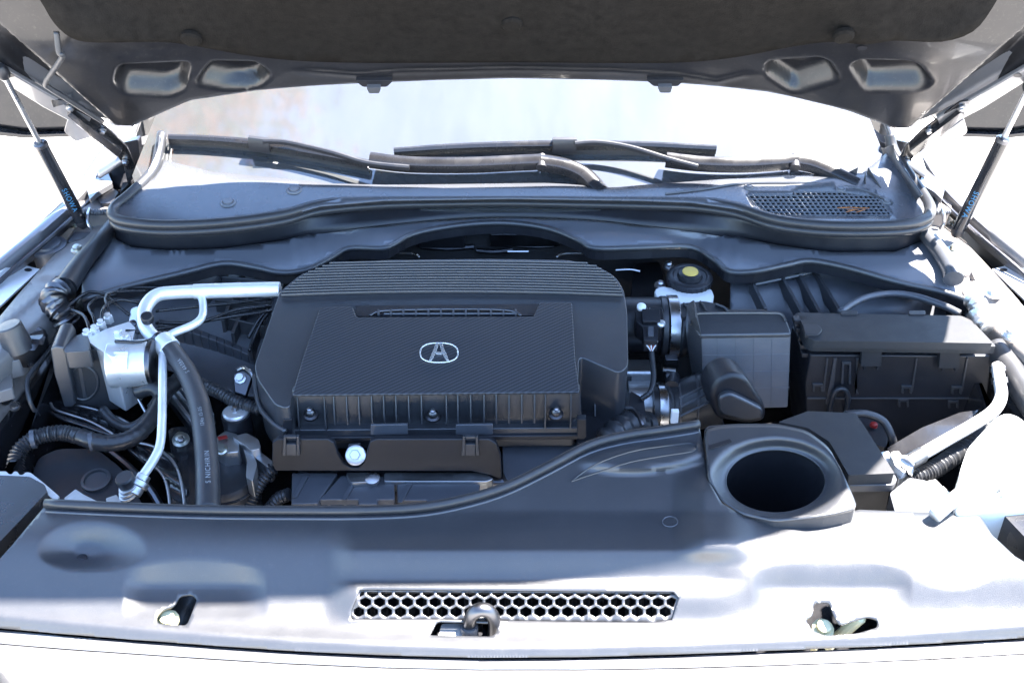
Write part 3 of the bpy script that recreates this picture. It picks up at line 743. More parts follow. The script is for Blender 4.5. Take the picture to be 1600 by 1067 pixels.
# gas struts
def strut(p0, p1, px_end, label):
    d = (p1 - p0); t = min((abs(proj(p0 + d * k / 200)[1] - px_end), k / 200) for k in range(201))[1]
    st = thing('gas_strut', p0, label, 'strut', 'hood gas struts'); ax = d.normalized()
    bm = bmn(); tube(bm, [p0 + ax * .004, p0 + d * (t - .02), p0 + d * t, p0 + d * t + ax * .003], [.0115, .0115, .0115, .009], 16); cy = mk('cylinder', bm, 'black_paint', st, sm=50)
    bm = bmn(); lathe(bm, p0 + d * t - ax * .006, ax, [(.0122, 0), (.0122, .006), (.010, .008)], 16); mk('collar', bm, 'steel_dark', st)
    bm = bmn(); tube(bm, [p0 + d * t, p1], .0045, 12); mk('rod', bm, 'steel', st, sm=60)
    for p in (p0, p1): 
        bm = bmn(); lathe(bm, p - ax * .012, ax, [(.008, 0), (.011, .006), (.011, .016), (.008, .022)], 12); mk('ball_socket', bm, 'plastic_dark', st)
    tocam = (CAM - p0); tocam = (tocam - ax * tocam.dot(ax)).normalized()
    side = ax.cross(tocam)
    # blue lettering printed along the cylinder, read downwards
    a0 = p0 + ax * .085 + tocam * .0117
    o_ = letters('lettering', 'SHOWA', .0125, 'blue_print', cy, lambda x: (a0 - ax * x - side * .0045 * 1, -ax, tocam.cross(-ax)), .0006)
    return st
strut(hz(127, 346, .085), hp(3, 112, .02), 224, 'black gas strut propping the hood where its lower end meets the shaded fender rail')
strut(hz(1497, 360, .085), hp(1610, 132, .02), 217, 'black gas strut propping the hood above the sunlit fender rail')

# ============================================================ engine
mat('carbon', (.02, .021, .024), .40)
t = M['carbon'].node_tree; N = t.nodes; L = t.links; b = N['Principled BSDF']
for l in list(b.inputs['Base Color'].links) + list(b.inputs['Roughness'].links): L.remove(l)
tc = N.new('ShaderNodeTexCoord'); sep = N.new('ShaderNodeSeparateXYZ'); L.new(tc.outputs['Object'], sep.inputs[0])
def mth(op, a_, b_=None):
    n = N.new('ShaderNodeMath'); n.operation = op
    for k, v in enumerate((a_, b_)):
        if v is None: continue
        if isinstance(v, (int, float)): n.inputs[k].default_value = v
        else: L.new(v, n.inputs[k])
    return n.outputs[0]
K = 2 * math.pi / .0105
dg = mth('ADD', mth('MULTIPLY', sep.outputs[0], K), mth('MULTIPLY', sep.outputs[1], -K * 1.55))
st_ = mth('ADD', mth('MULTIPLY', mth('SINE', dg), .5), .5)
fine = mth('ADD', mth('MULTIPLY', mth('SINE', mth('MULTIPLY', sep.outputs[0], K * 4)), .15), st_)
rp = N.new('ShaderNodeValToRGB'); rp.color_ramp.elements[0].position = .3; rp.color_ramp.elements[0].color = (.020, .0212, .025, 1); rp.color_ramp.elements[1].position = .8; rp.color_ramp.elements[1].color = (.046, .049, .057, 1)
L.new(fine, rp.inputs[0]); L.new(rp.outputs[0], b.inputs['Base Color'])
rr = N.new('ShaderNodeMapRange'); rr.inputs['To Min'].default_value = .50; rr.inputs['To Max'].default_value = .34; L.new(st_, rr.inputs[0]); L.new(rr.outputs[0], b.inputs['Roughness'])
bp = N.new('ShaderNodeBump'); bp.inputs['Strength'].default_value = .22; bp.inputs['Distance'].default_value = .0008; L.new(fine, bp.inputs['Height']); L.new(bp.outputs[0], b.inputs['Normal'])

PE = PLtilt(680, 612, .055, 9.4)
eng = thing('engine_cover', hz(680, 600, -.05), 'large black engine cover with louvred rear edge, carbon weave panel and emblem', 'engine cover')
EC = [(520, 412), (600, 406), (760, 404), (890, 406), (935, 416), (962, 432), (975, 452), (980, 485), (982, 572), (968, 583), (905, 556), (903, 612), (456, 616), (453, 638), (430, 633), (402, 592), (397, 572), (408, 540), (425, 490), (437, 455), (470, 428)]
bm = bmn(); top = rc(EC, 9, 3); pp(bm, top, PE, down(.10)); mk('body', bm, 'plastic', eng, .007, 3)
# louvres along the rear edge
def ecx(py):
    return interp([(408, 528), (428, 476), (455, 441), (470, 436)], py), interp([(406, 890), (416, 930), (432, 958), (452, 971), (470, 976)], py)
for k in range(12):
    py = 409 + k * 4.25; xl, xr = ecx(py + 4); arch = 3.0 + k * .25
    pts = [PE(mix(xl, xr, q / 14), py + arch * (2 * q / 14 - 1) ** 2, .0030) for q in range(15)]
    bm = bmn(); tube(bm, pts, .0026, 6, flat=.7); mk('louvre', bm, 'plastic', eng, sm=60)
# carbon panel, cut away at the rear for the vent
CP = [(500, 480), (551, 478), (557, 495), (834, 494), (843, 472), (894, 472), (899, 560), (906, 612), (456, 617), (471, 565)]
bm = bmn(); pp(bm, rc(CP, 4, 3), PE, -PE.n * .005, .009); cpn = mk('carbon_panel', bm, 'carbon', eng, .0022)
bm = bmn(); ol = rc(CP, 4, 3); 
pp(bm, [(556, 479), (842, 476), (836, 494), (557, 495)], PE, PE.n * .0015, .0010); vent = mk('vent', bm, 'plastic_dark', eng)
bm = bmn(); q = cr([(578, 493), (590, 487), (620, 484.5), (700, 483), (770, 483.5), (800, 486), (814, 493)], 5); tube(bm, [PE(p[0], p[1], .005) for p in q], .0022, 8); mk('vent_arch', bm, 'steel_dark', vent, sm=180)
for k in range(12):
    x = 590 + k * 19.5; bm = bmn(); prism(bm, [PE(x, 486, .003), PE(x + 3, 486, .003), PE(x + 3, 494, .003), PE(x, 494, .003)], PE.n * .004); mk('vent_slat', bm, 'plastic_grey', vent)
bm = bmn(); tube(bm, [PE(600, 490.5, .005), PE(805, 490, .005)], .0014, 6); mk('vent_bar', bm, 'plastic_grey', vent)
# emblem: an oval ring with calliper mark inside
em = [(686 + 29.5 * math.copysign(abs(math.cos(a_)) ** .8, math.cos(a_)), 551 + 15.2 * math.copysign(abs(math.sin(a_)) ** .8, math.sin(a_))) for a_ in [2 * math.pi * k / 48 for k in range(49)]]
bm = bmn(); tube(bm, [PE(x, y, .0108) for x, y in em], .0011, 8); emb = mk('emblem', bm, 'chrome', cpn, sm=180)
for sgn in (1, -1):
    leg = [(686 - sgn * 1.2, 537.5), (686 - sgn * 4.2, 537.5), (686 - sgn * 16.5, 565), (686 - sgn * 12.0, 565), (686 - sgn * 4.2, 548)]
    leg2 = [(686 - sgn * .4, 537.6), (686 - sgn * 4.4, 537.6), (686 - sgn * 9.6, 549.5), (686 - sgn * 15.5, 564.8), (686 - sgn * 11.8, 564.8), (686 - sgn * 5.2, 553.5), (686 - sgn * 2.6, 546)]
    bm = bmn(); pp(bm, leg2, PE, PE.n * .0026, .0094); mk('emblem_bar', bm, 'chrome', cpn, .0004)
bm = bmn(); pp(bm, [(680.5, 551.5), (691.5, 551.5), (690, 554.6), (682, 554.6)], PE, PE.n * .0026, .0096); mk('emblem_bar', bm, 'chrome', cpn, .0004)
# ribbed front face
YF = PE(680, 612).y - .002
fy = lambda x, y, o=0.0: hy(x, y, YF - o)
bm = bmn(); pp(bm, [(456, 610), (906, 606), (909, 654), (451, 658)], fy, Vector((0, .012, 0))); ff = mk('front_face', bm, 'plastic', eng, .002)
for x in (463, 505, 520, 540, 559, 579, 598, 617, 637, 657, 696, 714, 734, 755, 774, 794, 814, 834, 851, 891):
    a_ = fy(x, 611 + (880 - x) * .009, .001); h = .046 if x not in (463, 505, 851, 891) else .058
    bm = bmn(); prism(bm, [a_ + Vector((0, .008, .001)), a_ + Vector((0, -.003, -.002)), a_ + Vector((0, -.013, -h * .6)), a_ + Vector((0, -.016, -h)), a_ + Vector((0, .008, -h))], Vector((.0024, 0, 0)))
    mk('rib', bm, 'plastic', ff, .0006, 1)
bm = bmn(); pp(bm, [(449, 652), (911, 648), (913, 668), (448, 672)], PLz(.0), down(.012)); lg = mk('ledge', bm, 'plastic', eng, .002)
bm = bmn(); pp(bm, [(447, 676), (914, 672), (914, 680), (447, 684)], PLz(-.010), down(.008)); mk('lower_ledge', bm, 'plastic_dark', eng, .002)
for x, y in ((484, 642), (676, 644), (869, 641)):
    c = fy(x, y, .014); bm = bmn(); lathe(bm, c + Vector((0, .004, -.012)), (0, -.25, 1), [(.011, 0), (.011, .004), (.0075, .005), (.0075, .008), (.0062, .012), (.004, .014)], 14); bo = mk('bolt', bm, 'steel_dark', eng, sm=30)
    bm = bmn(); lathe(bm, c + Vector((0, .001, .0)), (0, -.25, 1), [(.0042, 0), (.0042, .004), (.002, .005)], 6); mk('bolt_tip', bm, 'steel', bo, sm=30)
for x in (608, 741):
    bm = bmn(); pp(bm, [(x - 29, 664), (x + 29, 663), (x + 29, 679), (x - 29, 680)], lambda a_, b_, o=0: hy(a_, b_, YF - .036), Vector((0, .004, 0))); mk('clip_plate', bm, 'plastic_grey', eng, .001)
for x in (449, 909):
    bm = bmn(); pp(bm, [(x - 7, 655), (x + 7, 655), (x + 7, 684), (x - 7, 686)], lambda a_, b_, o=0: hy(a_, b_, YF - .030), Vector((0, .012, 0))); mk('end_block', bm, 'plastic_dark', eng, .001)
# lower rim round the left shoulder and the dark right flank
bm = bmn(); q = cr([(398, 585), (400, 612), (408, 640), (428, 662), (446, 674)], 5); tube(bm, [hz(p[0], p[1], .012) for p in q], .004, 8); mk('shoulder_rim', bm, 'plastic', eng, sm=180)
bm = bmn(); pp(bm, rc([(903, 570), (968, 596), (987, 580), (988, 640), (968, 664), (935, 684), (900, 694)], 8), PLz(-.028), down(.06)); fk = mk('right_flank', bm, 'plastic_dark', eng, .006)
for x in (928, 953):
    a_, b_ = hz(x, 565 + (x - 905) * .4, .035), hz(x + 2, 650, -.026)
    bm = bmn(); tube(bm, [a_ + Vector((0, -.004, 0)), b_], .0016, 6); mk('flank_rib', bm, 'plastic', fk)

# intake manifold guard below the cover
YB = .352
gy_ = lambda x, y, o=0.0: hy(x, y, YB - o)
guard = thing('coil_guard', gy_(600, 748), 'black plastic guard plate with a U notch below the ribbed front of the engine cover', 'guard')
GP = [(425, 692), (434, 686), (512, 686), (522, 692), (528, 710), (536, 724), (548, 731), (560, 731), (569, 722), (574, 704), (578, 690), (588, 686), (764, 686), (776, 694), (783, 715), (784, 750), (764, 742), (735, 736), (430, 736), (425, 725)]
bm = bmn(); pp(bm, GP, gy_, Vector((0, .010, 0))); mk('plate', bm, 'plastic_dark', guard, .002)
for x in (455, 735):
    bm = bmn()
    for q in ([(x - 12, 682), (x - 8, 682), (x - 8, 712), (x - 14, 712)], [(x + 8, 682), (x + 12, 682), (x + 14, 712), (x + 8, 712)], [(x - 8, 694), (x + 8, 694), (x + 8, 712), (x - 8, 712)], [(x - 8, 682), (x + 8, 682), (x + 8, 686), (x - 8, 686)]): pp(bm, q, gy_, Vector((0, .006, 0)), .006)
    mk('clip', bm, 'plastic', guard, .0008, 1)
bm = bmn(); pp(bm, [(543, 700), (562, 698), (566, 734), (541, 732)], gy_, Vector((0, .01, 0)), -.014); mk('boss', bm, 'plastic_grey', guard, .001)
bolt = thing('flange_bolt', gy_(556, 711, .01), 'shiny steel flange bolt in the notch of the guard plate under the engine cover', 'bolt')
ax = Vector((0, -.75, .66)); c = gy_(556, 711, -.004)
bm = bmn(); lathe(bm, c, ax, [(.0145, 0), (.0145, .003), (.012, .0045), (.0085, .005)], 28); mk('flange', bm, 'alu', bolt)
bm = bmn(); lathe(bm, c + ax * .0045, ax, [(.0078, 0), (.0078, .007), (.0068, .008)], 6); mk('head', bm, 'alu', bolt, sm=20)
# ignition coil covers and cam cover
pc = PLtilt(600, 770, -.062, 4)
for lb, q in (('grey plastic coil cover beside the corrugated loom below the guard plate', [(456, 738), (528, 738), (496, 786), (455, 787)]), ('grey plastic coil cover between the two seams below the notched guard plate', [(533, 742), (616, 744), (617, 780), (590, 780), (590, 787), (560, 787), (560, 780), (499, 780)]), ('grey plastic coil cover at the foot of the bowed radiator cover edge', [(620, 746), (752, 742), (745, 795), (668, 796), (668, 781), (621, 781)])):
    r_ = thing('coil_cover', pc(q[2][0], q[2][1], -.03), lb, 'engine cover', 'coil covers')
    bm = bmn(); pp(bm, q, pc, down(.022)); mk('cap', bm, 'plastic_grey', r_, .002)
    x0, y0 = q[0]; bm = bmn(); pp(bm, [(x0 + 18, y0 + 6), (x0 + 27, y0 + 6), (x0 + 8, y0 + 40), (x0 + 1, y0 + 40)], pc, pc.n * .002, .0005); mk('raised_strip', bm, 'plastic_grey', r_, .0006)
for x0, x1, wd in ((500, 512, 'narrow black socket by the slanted seam of the grey coil covers'), (516, 538, 'black socket with two lugs under the middle coil cover'), (541, 557, 'square black socket beside the tongue of the middle coil cover'), (594, 612, 'short black socket just before the straight seam of the coil covers'), (622, 662, 'wide black socket past the straight seam of the coil covers')):
    bm = bmn(); pp(bm, [(x0, 781), (x1, 781), (x1, 789), (x0, 789)], pc, down(.02), -.010); 
    tag(mk('coil_plug', bm, 'plastic_dark', None, .001), wd, 'connector', 'coil sockets')
blk = thing('engine_block', (-.02, .55, -.40), 'cast alloy engine block deep under the engine cover', 'engine')
bm = bmn(); box(bm, (-.06, .56, -.22), .52, .40, .30); mk('block', bm, 'steel_dark', blk, .01)
bm = bmn(); pp(bm, rc([(600, 738), (760, 738), (772, 748), (760, 752), (600, 752)], 4), PLz(-.055), down(.02)); mk('gasket_flange', bm, 'alu_cast', blk, .002)
bm = bmn(); pp(bm, rc([(540, 738), (585, 738), (590, 752), (548, 754)], 4), PLz(-.052), down(.02)); mk('lifting_eye', bm, 'alu_cast', blk, .002)
bm = bmn(); lathe(bm, hz(582, 748, -.054), (0, -.3, 1), [(.012, 0), (.011, .004), (.004, .006)], 14); mk('plug', bm, 'steel', blk)
# smooth duct sweeping under the cover's right front
bm = bmn(); pp(bm, rc([(785, 690), (905, 684), (960, 672), (940, 700), (860, 740), (800, 760), (786, 740)], 8), PLtilt(860, 710, -.05, 12), down(.05))
tag(mk('lower_air_duct', bm, 'plastic_grey', None, .01, 3), 'smooth grey duct sweeping under the front right of the engine cover', 'duct')
bm = bmn()
for k in range(5): tube(bm, [hz(826 + k * 20, 682, -.03), hz(824 + k * 20, 694, -.045)], .003, 6)
o = mk('duct_teeth', bm, 'plastic_dark', eng); o['kind'] = 'stuff'

# dark machinery in the arch behind the engine cover
rearm = thing('wiper_linkage', hz(770, 390, -.02), 'dark bracketry seen through the arch behind the louvred engine cover', 'linkage')
bm = bmn(); box(bm, hz(690, 372, .02), .09, .03, .03); mk('motor_box', bm, 'plastic_dark', rearm, .004)
bm = bmn(); box(bm, hz(820, 370, .02), .13, .03, .028); mk('frame', bm, 'steel_dark', rearm, .003)
for x0, x1, y in ((660, 740, 386), (745, 800, 391), (800, 880, 383)):
    bm = bmn(); tube(bm, [hz(x0, y, .0), hz((x0 + x1) / 2, y + 2, .0), hz(x1, y - 1, .0)], .005, 8, sub=3); mk('rod', bm, 'steel_dark', rearm)
bm = bmn(); tube(bm, [hz(793, 393, .015), hz(826, 393, .015)], .0022, 6); mk('pin', bm, 'steel', rearm)
for pts, nm in (([(525, 404), (545, 397), (640, 396), (655, 402)], 'nearer the aluminium pipe'), ([(870, 402), (885, 396), (960, 397), (1000, 399)], 'nearer the brake fluid reservoir')):
    bm = bmn(); tube(bm, [hz(x, y, .03) for x, y in pts], .0022, 6, sub=4); tag(mk('brake_pipe', bm, 'steel', None, sm=180), 'thin bright pipe behind the louvred engine cover, end ' + nm, 'pipe', 'pipes behind the engine')
bm = bmn(); lathe(bm, hz(447, 424, .028), (0, -.2, 1), [(.011, 0), (.011, .004), (.007, .005), (.007, .012), (.005, .014)], 8)
tag(mk('shelf_bolt', bm, 'zinc', None, sm=30), 'hexagon bolt holding the cowl shelf just behind the louvred engine cover corner', 'bolt')

# ============================================================ air intake, right of the engine
ZC = .005
def ax_x(px0, px1, py, z): a_ = hz(px0, py, z); b_ = hz(px1, py, z); return a_, b_
maf = thing('mass_airflow_sensor', hz(1015, 520, .02), 'black airflow sensor with multi-coloured leads on the intake tube', 'sensor')
tubeT = thing('intake_tube', hz(1030, 560, -.04), 'black intake tube with steel hose clamp between engine cover and air filter box', 'air intake')
a_, b_ = ax_x(965, 1040, 508, ZC); r_ = .047
bm = bmn(); tube(bm, [a_, b_], r_, 28); mk('housing', bm, 'plastic_dark', tubeT, .003)
a_, b_ = ax_x(1030, 1040, 510, ZC); bm = bmn(); tube(bm, [a_, b_], r_ + .004, 28); mk('flange', bm, 'plastic', tubeT, .002)
a_, b_ = ax_x(1041, 1057, 511, ZC); bm = bmn(); tube(bm, [a_, b_], r_ + .0065, 32); cl = mk('hose_clamp', bm, 'steel', tubeT, .001)
c = hz(1049, 560, .0); bm = bmn(); box(bm, c + Vector((0, 0, -.002)), .020, .016, .010); mk('clamp_screw', bm, 'steel_dark', cl, .001)
path = [hz(1058, 516, ZC), hz(1075, 518, ZC), hz(1100, 520, ZC), hz(1135, 522, ZC)]
bm = bmn(); tube(bm, path, lambda i, f: r_ - .006 + .003 * math.cos(f * 26), 28, sub=8); mk('bellows', bm, 'rubber', tubeT, sm=60)
bm = bmn(); pp(bm, rc([(1062, 474), (1100, 470), (1132, 477), (1142, 488), (1090, 490), (1064, 496)], 5), PLtilt(1100, 480, .052, 10), down(.05)); mk('bellows_hood', bm, 'rubber', tubeT, .006)
for q in ([(1068, 474), (1078, 484), (1080, 492)], [(1094, 471), (1100, 478), (1104, 487)], [(1118, 475), (1132, 481), (1138, 488)]):
    bm = bmn(); tube(bm, [PLtilt(1100, 480, .053, 10)(x, y, .001) for x, y in q], .002, 6); mk('rib', bm, 'rubber', tubeT)
# sensor body, screws, plug, leads
pm = PLtilt(1015, 500, .058, 24)
bm = bmn(); pp(bm, rc([(992, 486), (1002, 476), (1035, 480), (1038, 494), (1036, 508), (1004, 510), (994, 502)], 3), pm, down(.03)); mk('body', bm, 'plastic_dark', maf, .002)
bm = bmn(); pp(bm, rc([(1002, 488), (1030, 488), (1031, 508), (1003, 508)], 2), pm, pm.n * .010, .0); mk('lid', bm, 'plastic_dark', maf, .001)
bm = bmn(); pp(bm, rc([(1004, 509), (1029, 509), (1028, 532), (1006, 532)], 2), pm, down(.02), .006); pg = mk('plug', bm, 'plastic_dark', maf, .0015)
bm = bmn(); pp(bm, rc([(1012, 512), (1021, 512), (1021, 527), (1012, 527)], 1), pm, pm.n * .004, .006); mk('plug_latch', bm, 'plastic_grey', pg, .0008)
for x, y, m_, rad in ((1002, 481, 'white_plastic', .0075), (1025, 491, 'white_plastic', .004), (1033, 507, 'alu', .0065)):
    bm = bmn(); lathe(bm, pm(x, y, .002), pm.n, [(rad, 0), (rad, .004), (rad * .6, .006)], 14); mk('screw', bm, m_, maf)
for k, m_ in enumerate(('white_plastic', 'orange_leaf', 'white_plastic', 'red', 'white_plastic')):
    x = 1008 + k * 4.6; bm = bmn(); tube(bm, [pm(x, 531, .0), pm(x, 536, -.002), pm(mix(x, 1018, .75), 546, -.004), pm(1018, 552, -.004)], .0013, 6, sub=3); mk('lead', bm, m_, maf, sm=180)
bm = bmn(); corr(bm, [pm(1018, 550, -.004), hz(1020, 570, .02), hz(1021, 592, .01), hz(1016, 612, .0), hz(1002, 623, -.01)], .0048, .0042); mk('loom', bm, 'rubber', maf, sm=60)
letters('label_print', '5 3', .0045, 'white_print', maf, lambda x: (pm(1010, 483, .0012) + RT * x, RT, pm.n.cross(RT)), .0002)
# throttle body and lower hose
thr = thing('throttle_body', hz(1000, 660, -.12), 'cast alloy throttle body low beside the engine cover', 'throttle')
a_, b_ = ax_x(978, 1022, 630, -.06); bm = bmn(); tube(bm, [a_, b_], .036, 24); mk('barrel', bm, 'alu_cast', thr, .003)
bm = bmn(); box(bm, hz(995, 590, -.045), .05, .04, .05); mk('actuator', bm, 'alu_cast', thr, .006)
bm = bmn(); pp(bm, rc([(985, 610), (1006, 622), (1010, 655), (990, 668), (982, 640)], 4), PLtilt(995, 640, -.02, 20), down(.04)); mk('motor_cap', bm, 'plastic_dark', thr, .004)
bm = bmn(); tube(bm, [hz(975, 636, -.014), hz(990, 640, -.012), hz(1000, 655, -.015), hz(1004, 664, -.02)], .003, 6, sub=4); mk('wire_bail', bm, 'steel_dark', thr)
lower = thing('lower_intake_hose', hz(1070, 660, -.12), 'black ribbed lower intake hose with steel clamp below the airflow sensor', 'hose')
a_, b_ = ax_x(1026, 1040, 640, -.055); bm = bmn(); tube(bm, [a_, b_], .043, 28); mk('hose_clamp', bm, 'steel', lower, .001)
bm = bmn(); tube(bm, [hz(1018, 640, -.055), hz(1026, 640, -.055)], .040, 24); mk('lip', bm, 'rubber', lower)
bm = bmn(); tube(bm, [hz(1040, 640, -.055), hz(1060, 636, -.05), hz(1090, 628, -.04), hz(1118, 620, -.03)], lambda i, f: .038 + .008 * f, 24, sub=5); mk('hose', bm, 'rubber', lower, sm=60)
for f in (.30, .62):
    p = cr([hz(1040, 640, -.055), hz(1060, 636, -.05), hz(1090, 628, -.04), hz(1118, 620, -.03)], 10)
    i = int(f * (len(p) - 1)); bm = bmn(); tube(bm, [p[i] - Vector((.0015, 0, 0)), p[i] + Vector((.0015, 0, 0))], .042 + .009 * f, 24); mk('hoop', bm, 'plastic', lower)
for k in range(3):
    bm = bmn(); tube(bm, [hz(1062, 622 + k * 14, .0 - k * .006), hz(1108, 600 + k * 14, .012 - k * .006)], .0022, 6); mk('long_rib', bm, 'plastic', lower)
bm = bmn(); tube(bm, [hz(1040, 588, -.01), hz(1052, 590, -.01), hz(1050, 604, -.01)], .011, 14, sub=3); mk('breather_stub', bm, 'plastic_dark', lower)
bm = bmn(); tube(bm, [hz(1036, 577, .0), hz(1056, 579, .0)], .0035, 8); mk('breather_ring', bm, 'steel', lower)
bm = bmn(); tube(bm, [hz(1045, 607, .0), hz(1052, 625, .0), hz(1053, 645, .0), hz(1054, 668, -.01)], .003, 8, sub=4); mk('breather_hose', bm, 'rubber', lower)
bm = bmn(); box(bm, hz(1054, 650, .006), .011, .008, .022); mk('white_marker', bm, 'white_plastic', lower, .001)
bm = bmn(); corr(bm, [hz(946, 692, -.03), hz(962, 676, -.025), hz(985, 664, -.03), hz(1010, 664, -.05)], .022, .016, .25); mk('bellows', bm, 'rubber', lower, sm=60)
# brake fluid reservoir
br = thing('brake_fluid_reservoir', hz(1075, 465, -.02), 'white brake fluid reservoir with black screw cap and yellow disc on top', 'reservoir')
ca = Vector((0, -.10, 1)).normalized(); c = hz(1077, 438, .040)
bm = bmn(); lathe(bm, c, ca, [(.034, -.006), (.0385, -.004), (.0385, .008), (.035, .011), (.030, .0115), (.028, .009), (.022, .009), (.020, .016), (.016, .018), (0, .0182)], 36); cap = mk('screw_cap', bm, 'plastic_dark', br)
for k in range(28):
    an = 2 * math.pi * k / 28; u, v = frame(ca); d = u * math.cos(an) + v * math.sin(an); bm = bmn(); tube(bm, [c + d * .0385 + ca * -.003, c + d * .0385 + ca * .008], .0012, 5); mk('grip', bm, 'plastic_dark', cap)
bm = bmn(); lathe(bm, c + ca * .0178, ca, [(.014, 0), (.013, .002), (0, .003)], 20); mk('yellow_disc', bm, 'yellow', cap)
bm = bmn(); pp(bm, rc([(1022, 452), (1034, 446), (1052, 450), (1112, 450), (1117, 464), (1108, 474), (1040, 472), (1024, 462)], 6), PLz(.036), down(.06)); mk('tank', bm, 'white_plastic', br, .006)
for x, y in ((1044, 417), (1031, 447)):
    bm = bmn(); lathe(bm, hz(x, y, .03), (0, -.3, 1), [(.010, 0), (.010, .003), (.006, .004), (.006, .010), (.003, .012)], 10); mk('nut', bm, 'steel', br, sm=30)
bm = bmn(); pp(bm, rc([(990, 412), (1030, 408), (1040, 440), (1020, 468), (985, 470)], 5), PLz(-.02), down(.06)); tag(mk('brake_booster', bm, 'plastic_dark', None, .01), 'dark brake booster shell in shade beside the brake fluid reservoir', 'brake booster')
bm = bmn(); tube(bm, [hz(962, 422, .01), hz(985, 421, .012), hz(1000, 424, .01)], .002, 6, sub=3); tag(mk('bright_pipe', bm, 'steel', None), 'short bright pipe in the dark gap behind the engine cover', 'pipe')
# air filter box
ab = thing('air_filter_box', hz(1160, 640, -.12), 'black air filter box with pale panelled front next to the brake fluid reservoir', 'air filter box')
YA = .535; ay = lambda x, y, o=0.0: hy(x, y, YA - o)
bm = bmn(); pp(bm, rc([(1094, 524), (1236, 522), (1231, 637), (1092, 640)], 3), ay, Vector((0, .04, 0))); mk('tray', bm, 'plastic_pale', ab, .003)
pt = PL3(ay(1094, 523), ay(1236, 521), hz(1150, 487, .085))
bm = bmn(); pp(bm, rc([(1079, 500), (1088, 490), (1132, 487), (1140, 482), (1192, 482), (1202, 487), (1224, 490), (1231, 503), (1237, 521), (1093, 523)], 4), pt, down(.008), .002); mk('lid', bm, 'plastic', ab, .003)
bm = bmn(); pp(bm, rc([(1076, 502), (1088, 494), (1096, 524), (1098, 600), (1082, 590), (1074, 540)], 4), PL3(ay(1096, 524, .004), ay(1096, 600, .004), hy(1076, 502, YA + .03)), Vector((.004, .05, 0))); mk('left_rim', bm, 'plastic', ab, .003)
bm = bmn(); tube(bm, [pt(x, y, .004) for x, y in cr([(1078, 508), (1083, 494), (1092, 490), (1128, 489), (1200, 489), (1221, 491), (1228, 502)], 4)], .0022, 6); mk('lid_bead', bm, 'plastic', ab)
for y in (554, 580, 606):
    bm = bmn(); tube(bm, [ay(1096, y + 1, .0), ay(1234, y - 1, .0)], .0005, 5); mk('panel_line', bm, 'plastic_pale', ab)
for x in (1122, 1150, 1178, 1206):
    bm = bmn(); tube(bm, [ay(x, 526, .0), ay(x - 1, 634, .0)], .0005, 5); mk('panel_line', bm, 'plastic_pale', ab)
sk = thing('resonator_box', hy(1160, 665, .45), 'rounded black resonator box in front of the pale air filter box', 'air intake')
yS = lambda x, y, o=0.0: hy(x, y, .44 - o)
bm = bmn(); pp(bm, rc([(1108, 615), (1124, 592), (1146, 583), (1168, 590), (1198, 636), (1197, 658), (1170, 664), (1120, 655)], 12, 5), yS, Vector((-.010, .05, .0))); mk('shell', bm, 'plastic_dark', sk, .008, 3)
bm = bmn(); pp(bm, rc([(1122, 622), (1140, 614), (1158, 622), (1193, 640), (1192, 655), (1165, 659), (1125, 648)], 8), yS, Vector((0, .014, 0)), .012); mk('face', bm, 'plastic', sk, .005, 3)

# ============================================================ left half of the bay
# scuttle liner between the cowl shelf and the engine, with louvre ribs
def zsl(px, py): return .045 - .09 * ss(430, 600, py) + .02 * ss(330, 200, px)
liner = thing('wheel_arch_liner', hz(300, 560, -.2), 'dark plastic inner panel with slanted ribs below the cowl shelf beside the white pipe', 'panel')
sheet('panel', [Vector(p) for p in [(135, 470), (200, 452), (280, 433), (348, 418), (400, 424), (445, 432), (436, 470), (420, 520), (400, 570), (400, 620), (340, 610), (270, 580), (215, 560), (150, 520)]], lambda x, y: hz(x, y, zsl(x, y) - .02), 'plastic_grey', liner, (), 10, .003, 60)
bm = bmn(); q = cr([(245, 505), (300, 520), (350, 538), (396, 558)], 4); pts = [hz(p[0], p[1], zsl(p[0], p[1]) - .01) for p in q]
for p_, q_ in zip(pts, pts[1:]): prism(bm, [p_, q_, q_ + Vector((0, .012, .003)), p_ + Vector((0, .012, .003))], down(.05))
mk('step', bm, 'plastic_grey', liner, .002)
for x0, y0, x1, y1 in ((350, 418, 318, 455), (377, 422, 345, 500), (400, 425, 360, 520), (425, 428, 388, 545)):
    bm = bmn(); a_, b_ = hz(x0, y0, .050), hz(x1, y1, zsl(x1, y1) + .010); prism(bm, [a_, b_, b_ + down(.025), a_ + down(.025)], Vector((.006, 0, 0))); mk('rib', bm, 'plastic', liner, .001)
for x0, y0, x1, y1 in ((345, 432, 428, 440), (335, 468, 420, 474), (350, 496, 412, 510)):
    bm = bmn(); a_, b_ = hz(x0, y0, zsl(x0, y0) + .004), hz(x1, y1, zsl(x1, y1) + .004); prism(bm, [a_, b_, b_ + down(.025), a_ + down(.025)], Vector((0, .004, 0))); mk('rib', bm, 'plastic', liner, .001)
